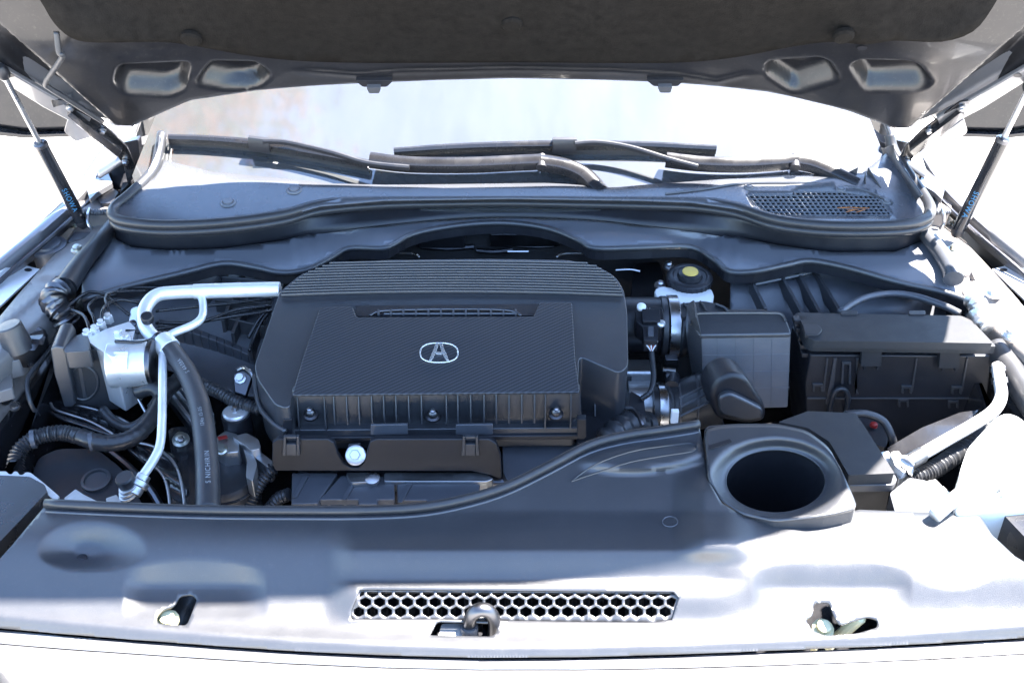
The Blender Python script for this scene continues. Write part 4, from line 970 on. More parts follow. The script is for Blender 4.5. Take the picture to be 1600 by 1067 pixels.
# white air-conditioning pipe and its branches
ac = thing('air_conditioning_pipe', hz(230, 520, .0), 'bright aluminium air conditioning pipe bending over the brake modulator with a thin branch', 'pipe')
main = [hz(434, 452, .080), hz(380, 453, .082), hz(320, 455, .084), hz(272, 457, .086), hz(246, 461, .086), hz(231, 474, .084), hz(224, 492, .078), hz(228, 512, .070), hz(240, 527, .062), hz(252, 537, .056)]
bm = bmn(); tube(bm, main, .0108, 16, sub=6); mk('main_pipe', bm, 'alu_pipe', ac, sm=180)
bm = bmn(); tube(bm, [main[0] + Vector((.004, 0, 0))] + cr(main, 6)[:15], .0122, 16); mk('sleeve', bm, 'alu_pipe', ac, .001)
bm = bmn(); tube(bm, [hz(302, 458, .080), hz(313, 463, .078), hz(317, 474, .075), hz(316, 494, .072), hz(303, 507, .068), hz(272, 520, .062), hz(252, 532, .056)], .0062, 12, sub=5); mk('branch_pipe', bm, 'alu_pipe', ac, sm=180)
bm = bmn(); tube(bm, [hz(254, 545, .054), hz(254, 600, .045), hz(253, 660, .036), hz(250, 695, .030), hz(240, 718, .024), hz(222, 745, .018), hz(212, 760, .012)], .0062, 12, sub=5); mk('thin_pipe', bm, 'alu_pipe', ac, sm=180)
a_, b_ = hz(250, 530, .060), hz(265, 546, .052); bm = bmn(); tube(bm, [a_, a_ + (b_ - a_) * .15, b_], [.014, .0175, .0185], 20); mk('ferrule', bm, 'alu_pipe', ac, .001)
a_ = hz(243, 527, .065); bm = bmn(); tube(bm, [a_, a_ + (b_ - a_) * .35], .0125, 16); mk('band', bm, 'steel_dark', ac)
bm = bmn(); lathe(bm, hz(231, 500, .086), (.1, -.45, 1), [(.0095, 0), (.0095, .010), (.008, .012), (.0075, .011), (0, .011)], 16); mk('service_cap', bm, 'plastic_dark', ac)
bm = bmn(); pp(bm, rc([(203, 480), (216, 476), (226, 480), (224, 505), (206, 510), (200, 502)], 5), PLtilt(212, 492, .070, 40), down(.02)); jb = mk('joint_block', bm, 'alu', ac, .004)
bm = bmn(); lathe(bm, PLtilt(212, 492, .071, 40)(208, 506, .0), (0, -.5, .8), [(.006, 0), (.006, .003), (.003, .004)], 12); mk('joint_bolt', bm, 'steel_dark', jb)
# end fitting with service valve
fit = thing('pipe_fitting', hz(212, 778, -.02), 'cast aluminium fitting with black valve cap ending the thin branch pipe', 'fitting')
a_, b_ = hz(226, 742, .020), hz(208, 772, .006); bm = bmn(); tube(bm, [a_, a_ + (b_ - a_) * .3, a_ + (b_ - a_) * .32, a_ + (b_ - a_) * .6, a_ + (b_ - a_) * .62, b_], [.0095, .0095, .013, .013, .010, .010], 14); mk('union', bm, 'alu_cast', fit, .001)
for k in range(3):
    bm = bmn(); lathe(bm, hz(203, 772 - k * 6, .0 + k * .006), (-.35, -.1, 1), [(.015, 0), (.015, .004)], 14); mk('collar', bm, 'alu_cast', fit, .001)
bm = bmn(); lathe(bm, hz(201, 757, .014), (-.15, -.2, 1), [(.0125, 0), (.0125, .015), (.011, .017), (0, .017)], 18); mk('valve_cap', bm, 'plastic_dark', fit)
# rubber refrigerant hose with print
hs = thing('refrigerant_hose', hz(320, 790, -.02), 'thick black rubber hose with white printed lettering hanging from the aluminium pipe', 'hose')
hpath = cr([hz(263, 543, .053), hz(277, 560, .050), hz(296, 590, .045), hz(311, 630, .038), hz(319, 675, .030), hz(324, 730, .020), hz(325, 800, .005)], 10)
bm = bmn(); tube(bm, hpath, lambda i, f: .0150 + .0012 * f, 18); hb = mk('hose', bm, 'rubber_hose', hs, sm=180)
dl = [0.0]
for p_, q_ in zip(hpath, hpath[1:]): dl.append(dl[-1] + (q_ - p_).length)
def along(d):
    for i in range(len(dl) - 1):
        if dl[i + 1] >= d: return hpath[i] + (hpath[i + 1] - hpath[i]) * ((d - dl[i]) / (dl[i + 1] - dl[i])), (hpath[i + 1] - hpath[i]).normalized()
    return hpath[-1], (hpath[-1] - hpath[-2]).normalized()
def placer(start, sign, rad=.0163, shift=0.0):
    def f(x):
        p_, t_ = along(start + sign * x); t_ = t_ * sign
        n_ = CAM - p_; n_ = (n_ - t_ * n_.dot(t_)).normalized(); u_ = n_.cross(t_)
        return p_ + n_ * rad - u_ * .0035 + u_ * shift, t_, u_
    return f
letters('print', 'S NICHIRIN', .0095, 'white_print', hb, placer(dl[-1] * .90, -1))
letters('print', '134a 13-05', .0075, 'white_print', hb, placer(dl[-1] * .60, -1, .0160, .002))
letters('print', 'S 4A08A', .0085, 'white_print', hb, placer(dl[-1] * .26, -1, .0156))
# brake modulator: controller, valve block, pump motor
ab_ = thing('brake_modulator', hz(150, 650, -.10), 'brake modulator with black controller, silver valve block and cylindrical pump motor', 'brake modulator')
yM = lambda x, y, o=0.0: hy(x, y, .505 - o)
bm = bmn(); pp(bm, rc([(98, 548), (152, 546), (166, 556), (190, 622), (186, 640), (116, 642)], 4), yM, Vector((.0, .045, 0))); ec = mk('controller', bm, 'plastic_matte', ab_, .004)
bm = bmn(); pp(bm, rc([(78, 546), (86, 541), (98, 543), (104, 552), (118, 632), (114, 637), (100, 637), (84, 585)], 4), yM, Vector((.0, .05, .012)), .012); mk('controller_lid', bm, 'plastic', ab_, .004)
bm = bmn(); tube(bm, [yM(p.x, p.y, .001) for p in ell(130, 598, 23, 26, 28)] + [yM(153, 598, .001)], .0018, 6); mk('embossed_ring', bm, 'plastic', ec)
bm = bmn(); pp(bm, [(122, 575), (128, 575), (136, 622), (130, 622)], yM, Vector((0, .003, 0)), .001); mk('embossed_rib', bm, 'plastic', ec, .0008)
bm = bmn(); pp(bm, rc([(100, 534), (128, 520), (140, 528), (140, 548), (100, 550)], 4), PLz(.075), down(.03)); mk('plug', bm, 'plastic', ab_, .003)
bm = bmn(); pp(bm, rc([(132, 530), (165, 514), (202, 502), (212, 512), (204, 540), (176, 558), (156, 546)], 3), PLz(.070), down(.10)); vb = mk('valve_block', bm, 'alu', ab_, .003)
for x, y in ((138, 522), (150, 516), (160, 507), (171, 497), (187, 520), (198, 528)):
    bm = bmn(); lathe(bm, hz(x, y + 6, .066), (0, -.1, 1), [(.0075, 0), (.0075, .010), (.005, .011), (.005, .016)], 6); mk('pipe_nut', bm, 'alu', vb, sm=20)
a_, b_ = hz(172, 570, .038), hz(236, 566, .038); bm = bmn(); tube(bm, [a_, b_], .036, 36); mo = mk('pump_motor', bm, 'alu', ab_, .003)
a2 = hz(244, 566, .038); bm = bmn(); tube(bm, [b_, a2, a2 + Vector((.001, 0, 0))], [.0362, .0362, .033], 36); mk('motor_cap', bm, 'steel_dark', ab_, .002)
bm = bmn(); tube(bm, [a2 + Vector((.001, 0, 0)), a2 + Vector((.004, 0, 0))], [.011, .006], 20); mk('cap_boss', bm, 'steel_dark', mo)
dr = (CAM - a_); dr = (dr - RT * dr.dot(RT)).normalized()
bm = bmn()
for k in range(5):
    an = -.55 + k * .16; d0 = Matrix.Rotation(an, 3, 'X') @ dr; d1 = Matrix.Rotation(an + .16, 3, 'X') @ dr
    s0, s1 = hz(190, 570, .038), hz(212, 570, .038); prism(bm, [s0 + d0 * .0366, s1 + d0 * .0366, s1 + d1 * .0366, s0 + d1 * .0366], d0 * .0004)
mk('motor_label', bm, 'white_plastic', mo)
# brake lines
lines = [
 ([(140, 520, .07), (137, 505, .075), (128, 491, .075), (107, 482, .07), (112, 474, .07), (140, 456, .065), (176, 461, .06), (192, 451, .06), (243, 449, .055), (300, 452, .05)], 'from the outermost valve port, kinked beside the foil sleeve'),
 ([(150, 514, .07), (146, 496, .078), (138, 480, .078), (148, 469, .078), (160, 464, .078), (172, 467, .075), (206, 470, .07), (228, 474, .06)], 'second port, hooked over above the controller'),
 ([(160, 505, .075), (159, 490, .085), (166, 477, .085), (184, 469, .082), (204, 470, .08), (222, 476, .07)], 'curling from the tall middle port toward the aluminium pipe'),
 ([(171, 494, .075), (168, 478, .085), (165, 466, .085), (176, 457, .08), (230, 455, .06)], 'rising from the rearmost port of the valve block'),
 ([(166, 462, .08), (185, 478, .078), (202, 492, .07)], 'short diagonal run between the hooked lines'),
 ([(196, 517, .07), (226, 518, .065), (246, 514, .06), (300, 506, .05), (360, 490, .045), (424, 478, .04)], 'level run leaving the upper side port of the valve block'),
 ([(180, 533, .075), (215, 535, .075), (234, 531, .07), (262, 518, .06), (330, 500, .05), (424, 486, .04)], 'level run leaving the lower side port above the motor'),
 ([(243, 486, .065), (300, 480, .06), (360, 474, .05), (425, 466, .045)], 'straight run passing under the bend of the branch pipe'),
 ([(243, 504, .06), (310, 503, .055), (370, 484, .05), (420, 478, .045)], 'run that dips below the branch pipe'),
 ([(424, 484, .04), (410, 500, .03), (396, 530, .01), (390, 548, .0)], 'dropping steeply beside the engine cover shoulder'),
 ([(418, 484, .042), (404, 500, .032), (388, 528, .012)], 'dropping beside its twin at the slatted panel'),
]
for q, lb in lines:
    bm = bmn(); tube(bm, [hz(*p) for p in q], .0027, 8, sub=5)
    tag(mk('brake_line', bm, 'plastic_gloss', None, sm=180), 'thin black brake line, ' + lb, 'pipe', 'black brake lines')

# foam strip, foil sleeve, rail
bm = bmn(); pts = [hz(176, 352, .085), hz(150, 385, .085), (hz(125, 415, .083)), hz(103, 448, .078)]; tube(bm, pts, lambda i, f: .0125 + .006 * f, 14, sub=6)
tag(mk('foam_strip', bm, 'plastic_dark', None, sm=60), 'tapered black foam strip along the inner edge of the shaded fender rail', 'foam')
bm = bmn(); random.seed(3)
pts = cr([hz(104, 450, .074), hz(86, 462, .075), hz(86, 478, .070), hz(98, 492, .060), hz(108, 506, .045)], 9)
tube(bm, pts, lambda i, f: .018 + .0035 * math.sin(i * 1.9) + random.uniform(-.002, .002), 16)
for v in bm.verts: v.co += Vector((random.uniform(-1, 1), random.uniform(-1, 1), random.uniform(-1, 1))) * .0012
tag(mk('foil_sleeve', bm, 'steel_dark', None, sm=30), 'crumpled silvery sleeve below the end of the black foam strip', 'sleeve')

# low harness and clutter at the left front
lo1 = thing('wiring_loom', hz(60, 760, -.12), 'thick black wiring loom, corrugated then taped, curving over the round black cover', 'cable')
bm = bmn(); corr(bm, [hz(34, 770, -.06), hz(24, 735, -.035), hz(30, 705, -.02), hz(55, 684, -.010), hz(95, 676, -.008), hz(128, 683, -.01)], .0125, .0052, .2); mk('corrugated_sleeve', bm, 'rubber', lo1, sm=60)
bm = bmn(); tube(bm, [hz(126, 682, -.01), hz(160, 692, -.012), hz(195, 688, -.012), hz(222, 672, -.01), hz(242, 645, -.005), hz(258, 612, .0), hz(282, 592, .0)], lambda i, f: .0125 + .0006 * math.sin(i * 2.2), 14, sub=8); mk('taped_run', bm, 'tape', lo1, sm=60)
for x, y, z in ((52, 686, -.011), (143, 690, -.012)):
    c = hz(x, y, z); bm = bmn(); tube(bm, [c + Vector((-.003, -.001, 0)), c + Vector((.003, .001, 0))], .0142, 16); mk('cable_tie', bm, 'plastic_grey', lo1)
bm = bmn(); corr(bm, [hz(46, 700, -.04), hz(42, 720, -.05), hz(52, 740, -.07), hz(62, 760, -.10)], .006, .004, .2); tag(mk('thin_loom', bm, 'rubber', None, sm=60), 'thin corrugated conduit looping down inside the thick wiring loom', 'cable')
rcv = thing('fan_shroud', hz(130, 790, -.15), 'dark flat fan shroud with a round boss under the wiring loom', 'shroud')
bm = bmn(); pp(bm, rc([(58, 715), (90, 700), (150, 700), (190, 730), (225, 790), (60, 800), (45, 760)], 14), PLtilt(130, 750, -.055, 10), down(.02)); mk('plate', bm, 'plastic_dark', rcv, .004)
bm = bmn(); lathe(bm, PLtilt(130, 750, -.055, 10)(151, 752), (0, -.17, .98), [(.021, 0), (.021, .005), (.017, .0055), (.016, .002), (0, .002)], 30); mk('round_boss', bm, 'plastic', rcv)
# glossy stamped beam under the modulator
bm = sheet_bm([Vector(p) for p in cr([(76, 640), (80, 628), (116, 632), (165, 645), (200, 662), (216, 680), (205, 690), (180, 686), (140, 668), (100, 655)], 4, True)], lambda x, y: hz(x, y, -.045 - .010 * math.cos((y - (632 + (x - 80) * .33)) / 5.0)), (), 5)
sb = tag(mk('stamped_bracket', bm, 'black_paint', None, sm=80, solid=.004), 'glossy black stamped bracket with bright edges below the brake modulator', 'bracket')
for q in ([(79, 630), (86, 640), (110, 648), (140, 658), (170, 674), (186, 686)], [(116, 632), (150, 640), (185, 653), (206, 666), (215, 679)]):
    bm = bmn(); tube(bm, [hz(x, y, -.036) for x, y in q], .0022, 6, sub=4); mk('edge_glint', bm, 'steel', sb, sm=180)  # bright steel tubes stand in for highlights on the black paint's edges
bm = sheet_bm([Vector(p) for p in cr([(195, 688), (235, 694), (268, 715), (284, 745), (292, 795), (268, 796), (262, 760), (246, 735), (215, 712)], 4, True)], lambda x, y: hz(x, y, -.05 - .006 * math.cos((y - x * .6) / 6.0)), (), 5)
sb = tag(mk('stamped_bracket', bm, 'black_paint', None, sm=80, solid=.006), 'glossy black curved mount arm between the thin aluminium pipe and the printed hose', 'bracket')
for q in ([(200, 690), (238, 697), (266, 716), (281, 745), (289, 795)], [(218, 712), (246, 732), (260, 756), (266, 795)]):
    bm = bmn(); tube(bm, [hz(x, y, -.043) for x, y in q], .0022, 6, sub=4); mk('edge_glint', bm, 'steel', sb, sm=180)  # edge highlights of the black arm, modelled as bright steel tubes
bm = bmn(); tube(bm, [hz(165, 700, -.06), hz(200, 728, -.06), hz(235, 765, -.07), hz(255, 800, -.09)], .006, 8, sub=4); tag(mk('support_rod', bm, 'steel_dark', None), 'slim dark rod slanting down behind the pipe fitting', 'rod')
# ribbed alloy strip, mount and bolt
al = thing('ribbed_alloy_bracket', hz(290, 650, -.10), 'ribbed alloy bracket slanting behind the printed hose', 'bracket')
for k in range(4):
    bm = bmn(); a_, b_ = hz(262 + k * 8, 612 - k * 5, -.02), hz(308 + k * 7, 672 - k * 8, -.03); prism(bm, [a_, b_, b_ + Vector((.005, .003, 0)), a_ + Vector((.005, .003, 0))], down(.02)); mk('rib', bm, 'alu_cast', al, .0015)
bm = bmn(); pp(bm, [(258, 615), (292, 590), (335, 645), (312, 685)], PLz(-.035), down(.02)); mk('web', bm, 'steel_dark', al, .002)
mt = thing('engine_mount', hz(285, 730, -.15), 'dark engine mount block with a pale green hexagon bolt beside the printed hose', 'engine mount')
bm = bmn(); pp(bm, rc([(262, 668), (305, 664), (330, 700), (320, 790), (290, 790), (268, 720)], 8), PLz(-.055), down(.10)); mk('body', bm, 'black_paint', mt, .006)
bm = bmn(); lathe(bm, hz(283, 688, -.053), (.1, -.35, 1), [(.013, 0), (.013, .003), (.0085, .004), (.0085, .012), (.006, .013)], 20); b_ = mk('bolt', bm, 'zinc', mt, sm=30)
bm = bmn(); lathe(bm, hz(283, 688, -.041), (.1, -.35, 1), [(.0052, 0), (.0052, .005), (.003, .0055)], 6); mk('stud', bm, 'steel', b_, sm=20)
# oil filter housing, cap, casting
of = thing('oil_filter_housing', hz(350, 780, -.2), 'black ribbed oil filter canister behind the printed hose', 'oil filter')
c = hz(350, 745, -.06); bm = bmn(); lathe(bm, c, (0, 0, 1), [(.046, -.12), (.046, -.045), (.049, -.043), (.049, -.03), (.045, -.028), (.045, -.008), (.040, 0), (0, .002)], 36); mk('canister', bm, 'plastic_dark', of)
for k in range(3):
    bm = bmn(); tube(bm, [c + Vector((.0465 * math.cos(t * .2618), .0465 * math.sin(t * .2618), -.012 - k * .026)) for t in range(25)], .0018, 6); mk('ring', bm, 'plastic_gloss', of)
cp_ = thing('oil_separator_cap', hz(370, 670, -.10), 'black cylinder topped by a pale steel disc between hose and engine cover', 'cap')
c = hz(368, 643, -.012); bm = bmn(); lathe(bm, c, (0, -.05, 1), [(.022, -.06), (.022, -.004), (.019, -.003)], 28); mk('cylinder', bm, 'plastic_dark', cp_)
bm = bmn(); lathe(bm, c, (0, -.05, 1), [(.0195, -.004), (.0195, .0), (.017, .002), (0, .003)], 28); d_ = mk('disc', bm, 'alu', cp_)
bm = bmn(); lathe(bm, c + Vector((0, 0, .002)), (0, -.05, 1), [(.006, 0), (.006, .003), (.0035, .0035), (.0035, .007)], 6); mk('nut', bm, 'steel', d_, sm=20)
cs = thing('alloy_casting', hz(385, 740, -.15), 'bare alloy casting with a bolt below the steel-topped cylinder', 'casting')
def lump(px, z, n, seed, vec, name, parent, m_='alu_cast', bev=.004):
    bm = bmn(); pp(bm, rc(px, 4), PLz(z), vec); return mk(name, bm, m_, parent, bev, 3)
lump([(338, 682), (352, 672), (372, 678), (374, 705), (350, 708), (338, 700)], -.035, 0, 0, down(.05), 'boss', cs)
lump([(362, 682), (385, 676), (404, 686), (408, 700), (392, 704), (380, 694)], -.030, 0, 0, down(.04), 'arm', cs)
lump([(376, 690), (392, 702), (402, 725), (395, 752), (384, 745), (386, 718)], -.040, 0, 0, down(.03), 'strut', cs)
lump([(392, 700), (408, 706), (428, 722), (420, 730), (400, 716)], -.044, 0, 0, down(.03), 'web', cs)
bm = bmn(); lathe(bm, hz(347, 704, -.032), (0, -.4, 1), [(.009, 0), (.009, .004), (.0065, .005), (.0065, .011)], 12); mk('bolt', bm, 'zinc', cs, sm=30)
bm = bmn(); pp(bm, [(340, 684), (354, 681), (356, 685), (342, 688)], PLz(-.032), Vector((0, 0, .002))); mk('red_mark', bm, 'red', cs)
for q, lb in (([(310, 598, .0), (340, 612, .0), (370, 628, -.005), (408, 640, -.01)], 'corrugated black hose crossing behind the printed hose toward the engine cover'), ([(386, 800, -.10), (398, 768, -.08), (416, 742, -.06), (428, 730, -.05)], 'corrugated conduit rising toward the left end of the guard plate'), ([(418, 800, -.10), (434, 780, -.08), (452, 772, -.07)], 'short corrugated conduit beside the grey coil cover')):
    bm = bmn(); corr(bm, [hz(*p) for p in q], .0105, .0055, .22); tag(mk('corrugated_hose', bm, 'rubber', None, sm=60), lb, 'hose', 'corrugated hoses')
kl = thing('bracket_clamp', hz(378, 610, -.05), 'small bolted clamp bracket on the inner panel at the engine cover shoulder', 'clamp')
bm = bmn(); pp(bm, rc([(364, 584), (380, 578), (394, 588), (384, 618), (366, 612)], 3), PLtilt(378, 596, .0, 35), down(.01)); mk('plate', bm, 'steel_dark', kl, .002)
bm = bmn(); tube(bm, [hz(370, 578, .012), hz(380, 574, .014), hz(390, 580, .012), hz(396, 590, .006)], .003, 8, sub=4); mk('strap', bm, 'steel', kl)
bm = bmn(); lathe(bm, PLtilt(378, 596, .0, 35)(376, 592), (0, -.55, .8), [(.009, 0), (.009, .003), (.006, .004), (.006, .010)], 8); mk('bolt', bm, 'alu', kl, sm=20)
for q, m_, r_, lb in (([(160, 640, -.03), (180, 660, -.035), (205, 668, -.03), (232, 650, -.02), (250, 620, .0)], 'tape', .008, 'taped cable bundle drooping under the pump motor'), ([(205, 600, .0), (212, 615, -.01), (225, 640, -.03), (240, 665, -.05)], 'steel', .0022, 'thin bare wire dropping under the pump motor'), ([(215, 612, .0), (240, 606, .01), (252, 620, .0), (240, 640, -.01)], 'rubber', .012, 'bent rubber elbow under the pump motor'), ([(100, 516, .03), (70, 556, .03), (44, 590, .02), (46, 625, .0), (60, 650, -.03)], 'rubber', .0035, 'black vacuum hose bowing round the controller lid'), ([(300, 690, -.09), (312, 740, -.09), (335, 795, -.1)], 'steel_dark', .005, 'dark strut rod behind the printed hose')):
    bm = bmn(); tube(bm, [hz(*p) for p in q], r_, 10, sub=6); tag(mk('cable', bm, m_, None, sm=180), lb, 'cable')

# ============================================================ fenders and rails
def fender(s):
    fx = (lambda x: x) if s < 0 else (lambda x: 1612 - x)
    side = 'shaded' if s < 0 else 'sunlit'
    f = thing('front_fender', hz(fx(20), 420, -.5), 'grey metallic fender edge beside the ' + side + ' inner rail', 'fender', 'front fenders')
    edge = [hz(fx(x), y, z) for x, y, z in ((-140, 545, .02), (0, 417, .065), (70, 358, .085), (135, 297, .10), (178, 234, .12), (196, 214, .13))]
    E = cr(edge, 6); bm = bmn(); out = Vector((s * .05, 0, -.02)); prof = [Vector((0, 0, -.035)), Vector((0, 0, 0)), Vector((s * .006, 0, .003)), Vector((s * .03, 0, -.004)), Vector((s * .055, 0, -.03)), Vector((s * .07, 0, -.09)), Vector((s * .075, 0, -.55))]
    rings = [[bm.verts.new(p + q) for q in prof] for p in E]
    for a_, b_ in zip(rings, rings[1:]):
        for k in range(len(prof) - 1): bm.faces.new((a_[k], a_[k + 1], b_[k + 1], b_[k]))
    bm.normal_update()
    if sum(fc.normal.z for fc in bm.faces) < 0:
        for fc in bm.faces: fc.normal_flip()
    mk('skin', bm, 'paint', f, sm=60, solid=.001)
    # drip flange inside the edge
    bm = bmn(); tube(bm, [p + Vector((-s * .012, 0, -.012)) for p in E], .004, 6); mk('inner_flange', bm, 'steel_dark', f)
    return f
fender(-1); fender(1)
def rail(s):
    fx = (lambda x: x) if s < 0 else (lambda x: 1612 - x)
    side = 'shaded pinkish-grey' if s < 0 else 'sunlit pale'
    r_ = thing('fender_rail', hz(fx(80), 440, -.1), side + ' painted inner fender rail with swages and bolts', 'rail', 'inner fender rails')
    def zr(x, y):
        X = x if s < 0 else 1612 - x
        t = ((X - 0) * .66 + (y - 470) * .75)      # across the rail: grows inward
        z = .062 - .10 * ss(58, 150, t) - .012 * ss(-20, 6, -t)
        # two swages running along it
        z += .005 * math.exp(-((t - 30) / 5) ** 2)
        y2 = y + .15 * X
        z -= .008 * (ss(440, 452, y2) - ss(452, 464, y2) * .4)
        return z
    ol = [(120, 352), (172, 344), (178, 362), (150, 392), (128, 420), (112, 448), (96, 480), (88, 520), (70, 560), (40, 610), (0, 660), (-90, 760), (-120, 640), (-70, 560), (0, 494), (30, 458), (66, 418), (98, 384)]
    ol = [Vector((fx(x), y)) for x, y in ol]
    sheet('rail', ol, lambda x, y: hz(x, y, zr(x, y)), 'primer', r_, (), 7, .004, 60)
    # inner drop from the rail to the bay
    tp = [hz(fx(x), y, zr(fx(x), y) - .002) for x, y in ((178, 362), (150, 392), (128, 420), (112, 448), (96, 480), (88, 520), (70, 560), (40, 610), (0, 660), (-60, 740))]
    bt = [p + Vector((-s * .02, 0, -.30)) for p in tp]
    wall('inner_drop', tp, bt, 'black_paint', r_)
    # gutter floor between fender edge and rail
    gt = [(-140, 560), (0, 425), (70, 366), (130, 306), (150, 330), (120, 352), (98, 384), (66, 418), (30, 458), (0, 494), (-120, 640)]
    sheet('gutter', [Vector((fx(x), y + 4)) for x, y in gt], lambda x, y: hz(x, y, -.02), 'black_paint', r_, (), 14, .003)
    for x, y in ((122, 392), (118, 352)):
        c = hz(fx(x), y, zr(fx(x), y)); bm = bmn(); lathe(bm, c, (0, -.1, 1), [(.012, 0), (.012, .003), (.008, .004), (.008, .010), (.005, .012)], 10); mk('bolt', bm, 'zinc', r_, sm=30)
    # bright panel strip in the gutter
    q = [(-60, 490), (0, 420), (33, 402), (38, 414), (62, 420), (0, 478), (-60, 540)]
    bm = bmn(); pp(bm, [(fx(x), y) for x, y in q], PLz(.040), down(.004)); st = mk('gutter_plate', bm, 'alu_pipe', r_, .001)
    bm = bmn(); tube(bm, [hz(fx(-40), 462, .048), hz(fx(30), 404, .055)], .007, 8, flat=.6); mk('plate_roll', bm, 'alu_pipe', st)
    bm = bmn(); pp(bm, ell(fx(44), 422, 6, 2.4, 14), PLz(.0405), Vector((0, 0, .0006))); mk('plate_hole', bm, 'plastic_dark', st)
    return r_, zr
railL, zrL = rail(-1); railR, zrR = rail(1)
# bump stop in the left gutter, knob and bracket farther down
bs = thing('hood_bump_stop', hz(75, 405, -.02), 'round grey rubber bump stop in the gutter of the shaded rail', 'bump stop')
c = hz(74, 384, .055); bm = bmn(); lathe(bm, c, (0, -.05, 1), [(.028, -.07), (.028, -.008), (.033, -.006), (.033, .001), (.025, .002), (.024, .006), (.010, .0075), (0, .0065)], 30); mk('pad', bm, 'plastic_grey', bs)
bm = bmn(); box(bm, c + Vector((.05, .03, -.02)), .04, .04, .05); mk('base', bm, 'plastic_dark', bs, .006)
kn = thing('strut_tower_knob', hz(16, 545, -.02), 'black cylindrical cap on a crinkled seat at the foot of the shaded rail', 'cap')
c = hz(18, 520, .075); bm = bmn(); lathe(bm, c, (-.2, .05, 1), [(.022, -.03), (.020, .012), (.018, .014), (0, .015)], 22); mk('cap', bm, 'plastic', kn)
bm = bmn(); lathe(bm, hz(28, 528, .052), (0, 0, 1), [(.040, -.03), (.042, -.004), (.038, .0), (0, .001)], 30)
random.seed(5)
for v in bm.verts: v.co.z += random.uniform(-.003, .003)
mk('seat', bm, 'steel_dark', kn, sm=30)
bm = bmn(); pp(bm, rc([(-60, 548), (20, 545), (32, 540), (44, 548), (30, 562), (8, 568), (-60, 575)], 3), PLz(.038), down(.03)); mk('bracket', bm, 'primer', kn, .002)
bm = bmn(); a_ = hz(-30, 606, .0); b_ = hz(12, 618, .0); tube(bm, [a_, b_], .016, 18); pb = mk('tube_end', bm, 'steel', railL, .002)
bm = bmn(); tube(bm, [b_ + (b_ - a_).normalized() * .0003, b_ + (b_ - a_).normalized() * .0008], .012, 18); mk('tube_bore', bm, 'plastic_dark', pb)
bm = bmn(); pp(bm, rc([(-40, 578), (10, 572), (18, 582), (20, 606), (-40, 622)], 4), PLz(.02), down(.02)); mk('tab', bm, 'primer', railL, .002)
bm = bmn(); lathe(bm, hz(24, 636, -.04), (0, -.3, 1), [(.009, 0), (.009, .003), (.006, .004), (.006, .008)], 10); mk('bolt', bm, 'steel', railL, sm=30)
# cowl corners: foam plugs, brackets, plates round the hinge feet
for s in (-1, 1):
    fx = (lambda x: x) if s < 0 else (lambda x: 1612 - x)
    nm = 'beneath the shaded hinge' if s < 0 else 'beneath the sunlit hinge'
    cc = thing('cowl_corner', hz(fx(190), 330, .0), 'dark cavity with foam and painted plates ' + nm, 'panel', 'cowl corner cavities')
    bm = bmn(); pp(bm, rc([(fx(x), y) for x, y in [(170, 250), (182, 236), (206, 232), (236, 250), (236, 280), (200, 300), (175, 285), (166, 265)]], 5), PLtilt(fx(200), 270, .10, 50), down(.04)); mk('foam_block', bm, 'plastic_dark', cc, .004)
    bm = bmn(); pp(bm, rc([(fx(x), y) for x, y in [(136, 296), (178, 232), (184, 238), (168, 268), (176, 286), (152, 300), (140, 312)]], 3), PLz(.105), down(.01)); mk('painted_plate', bm, 'paint', cc, .002)
    bm = bmn(); pp(bm, rc([(fx(x), y) for x, y in [(122, 314), (134, 294), (144, 298), (150, 312), (176, 322), (170, 334), (130, 334)]], 4), PLz(.085), down(.03)); mk('bracket', bm, 'primer', cc, .003)
    bm = bmn(); pp(bm, rc([(fx(x), y) for x, y in [(146, 296), (158, 300), (172, 292), (186, 300), (174, 318), (156, 318)]], 4), PLz(.092), down(.03)); mk('dark_plug', bm, 'plastic_dark', cc, .004)
    bm = bmn(); corr(bm, [hz(fx(128), 331, .094), hz(fx(150), 332, .094), hz(fx(168), 331, .092)], .006, .0045, .2); mk('wire_sleeve', bm, 'plastic_grey', cc)
    bm = bmn(); tube(bm, [hz(fx(140), 326, .10), hz(fx(137), 336, .10), hz(fx(138), 350, .09), hz(fx(144), 358, .08)], .0028, 8, sub=4); mk('wire_clip', bm, 'steel', cc)
    bm = bmn(); pp(bm, [(fx(x), y) for x, y in [(188, 300), (205, 284), (236, 250), (246, 214), (236, 232), (196, 270)]], PLz(.09), down(.05)); mk('inner_gap', bm, 'plastic_dark', cc)
    bm = bmn(); pp(bm, rc([(fx(x), y) for x, y in [(194, 222), (236, 210), (248, 200), (236, 222), (205, 232)]], 3), PLtilt(fx(220), 215, .16, 27), down(.01)); mk('pillar_foot', bm, 'paint', cc, .003)
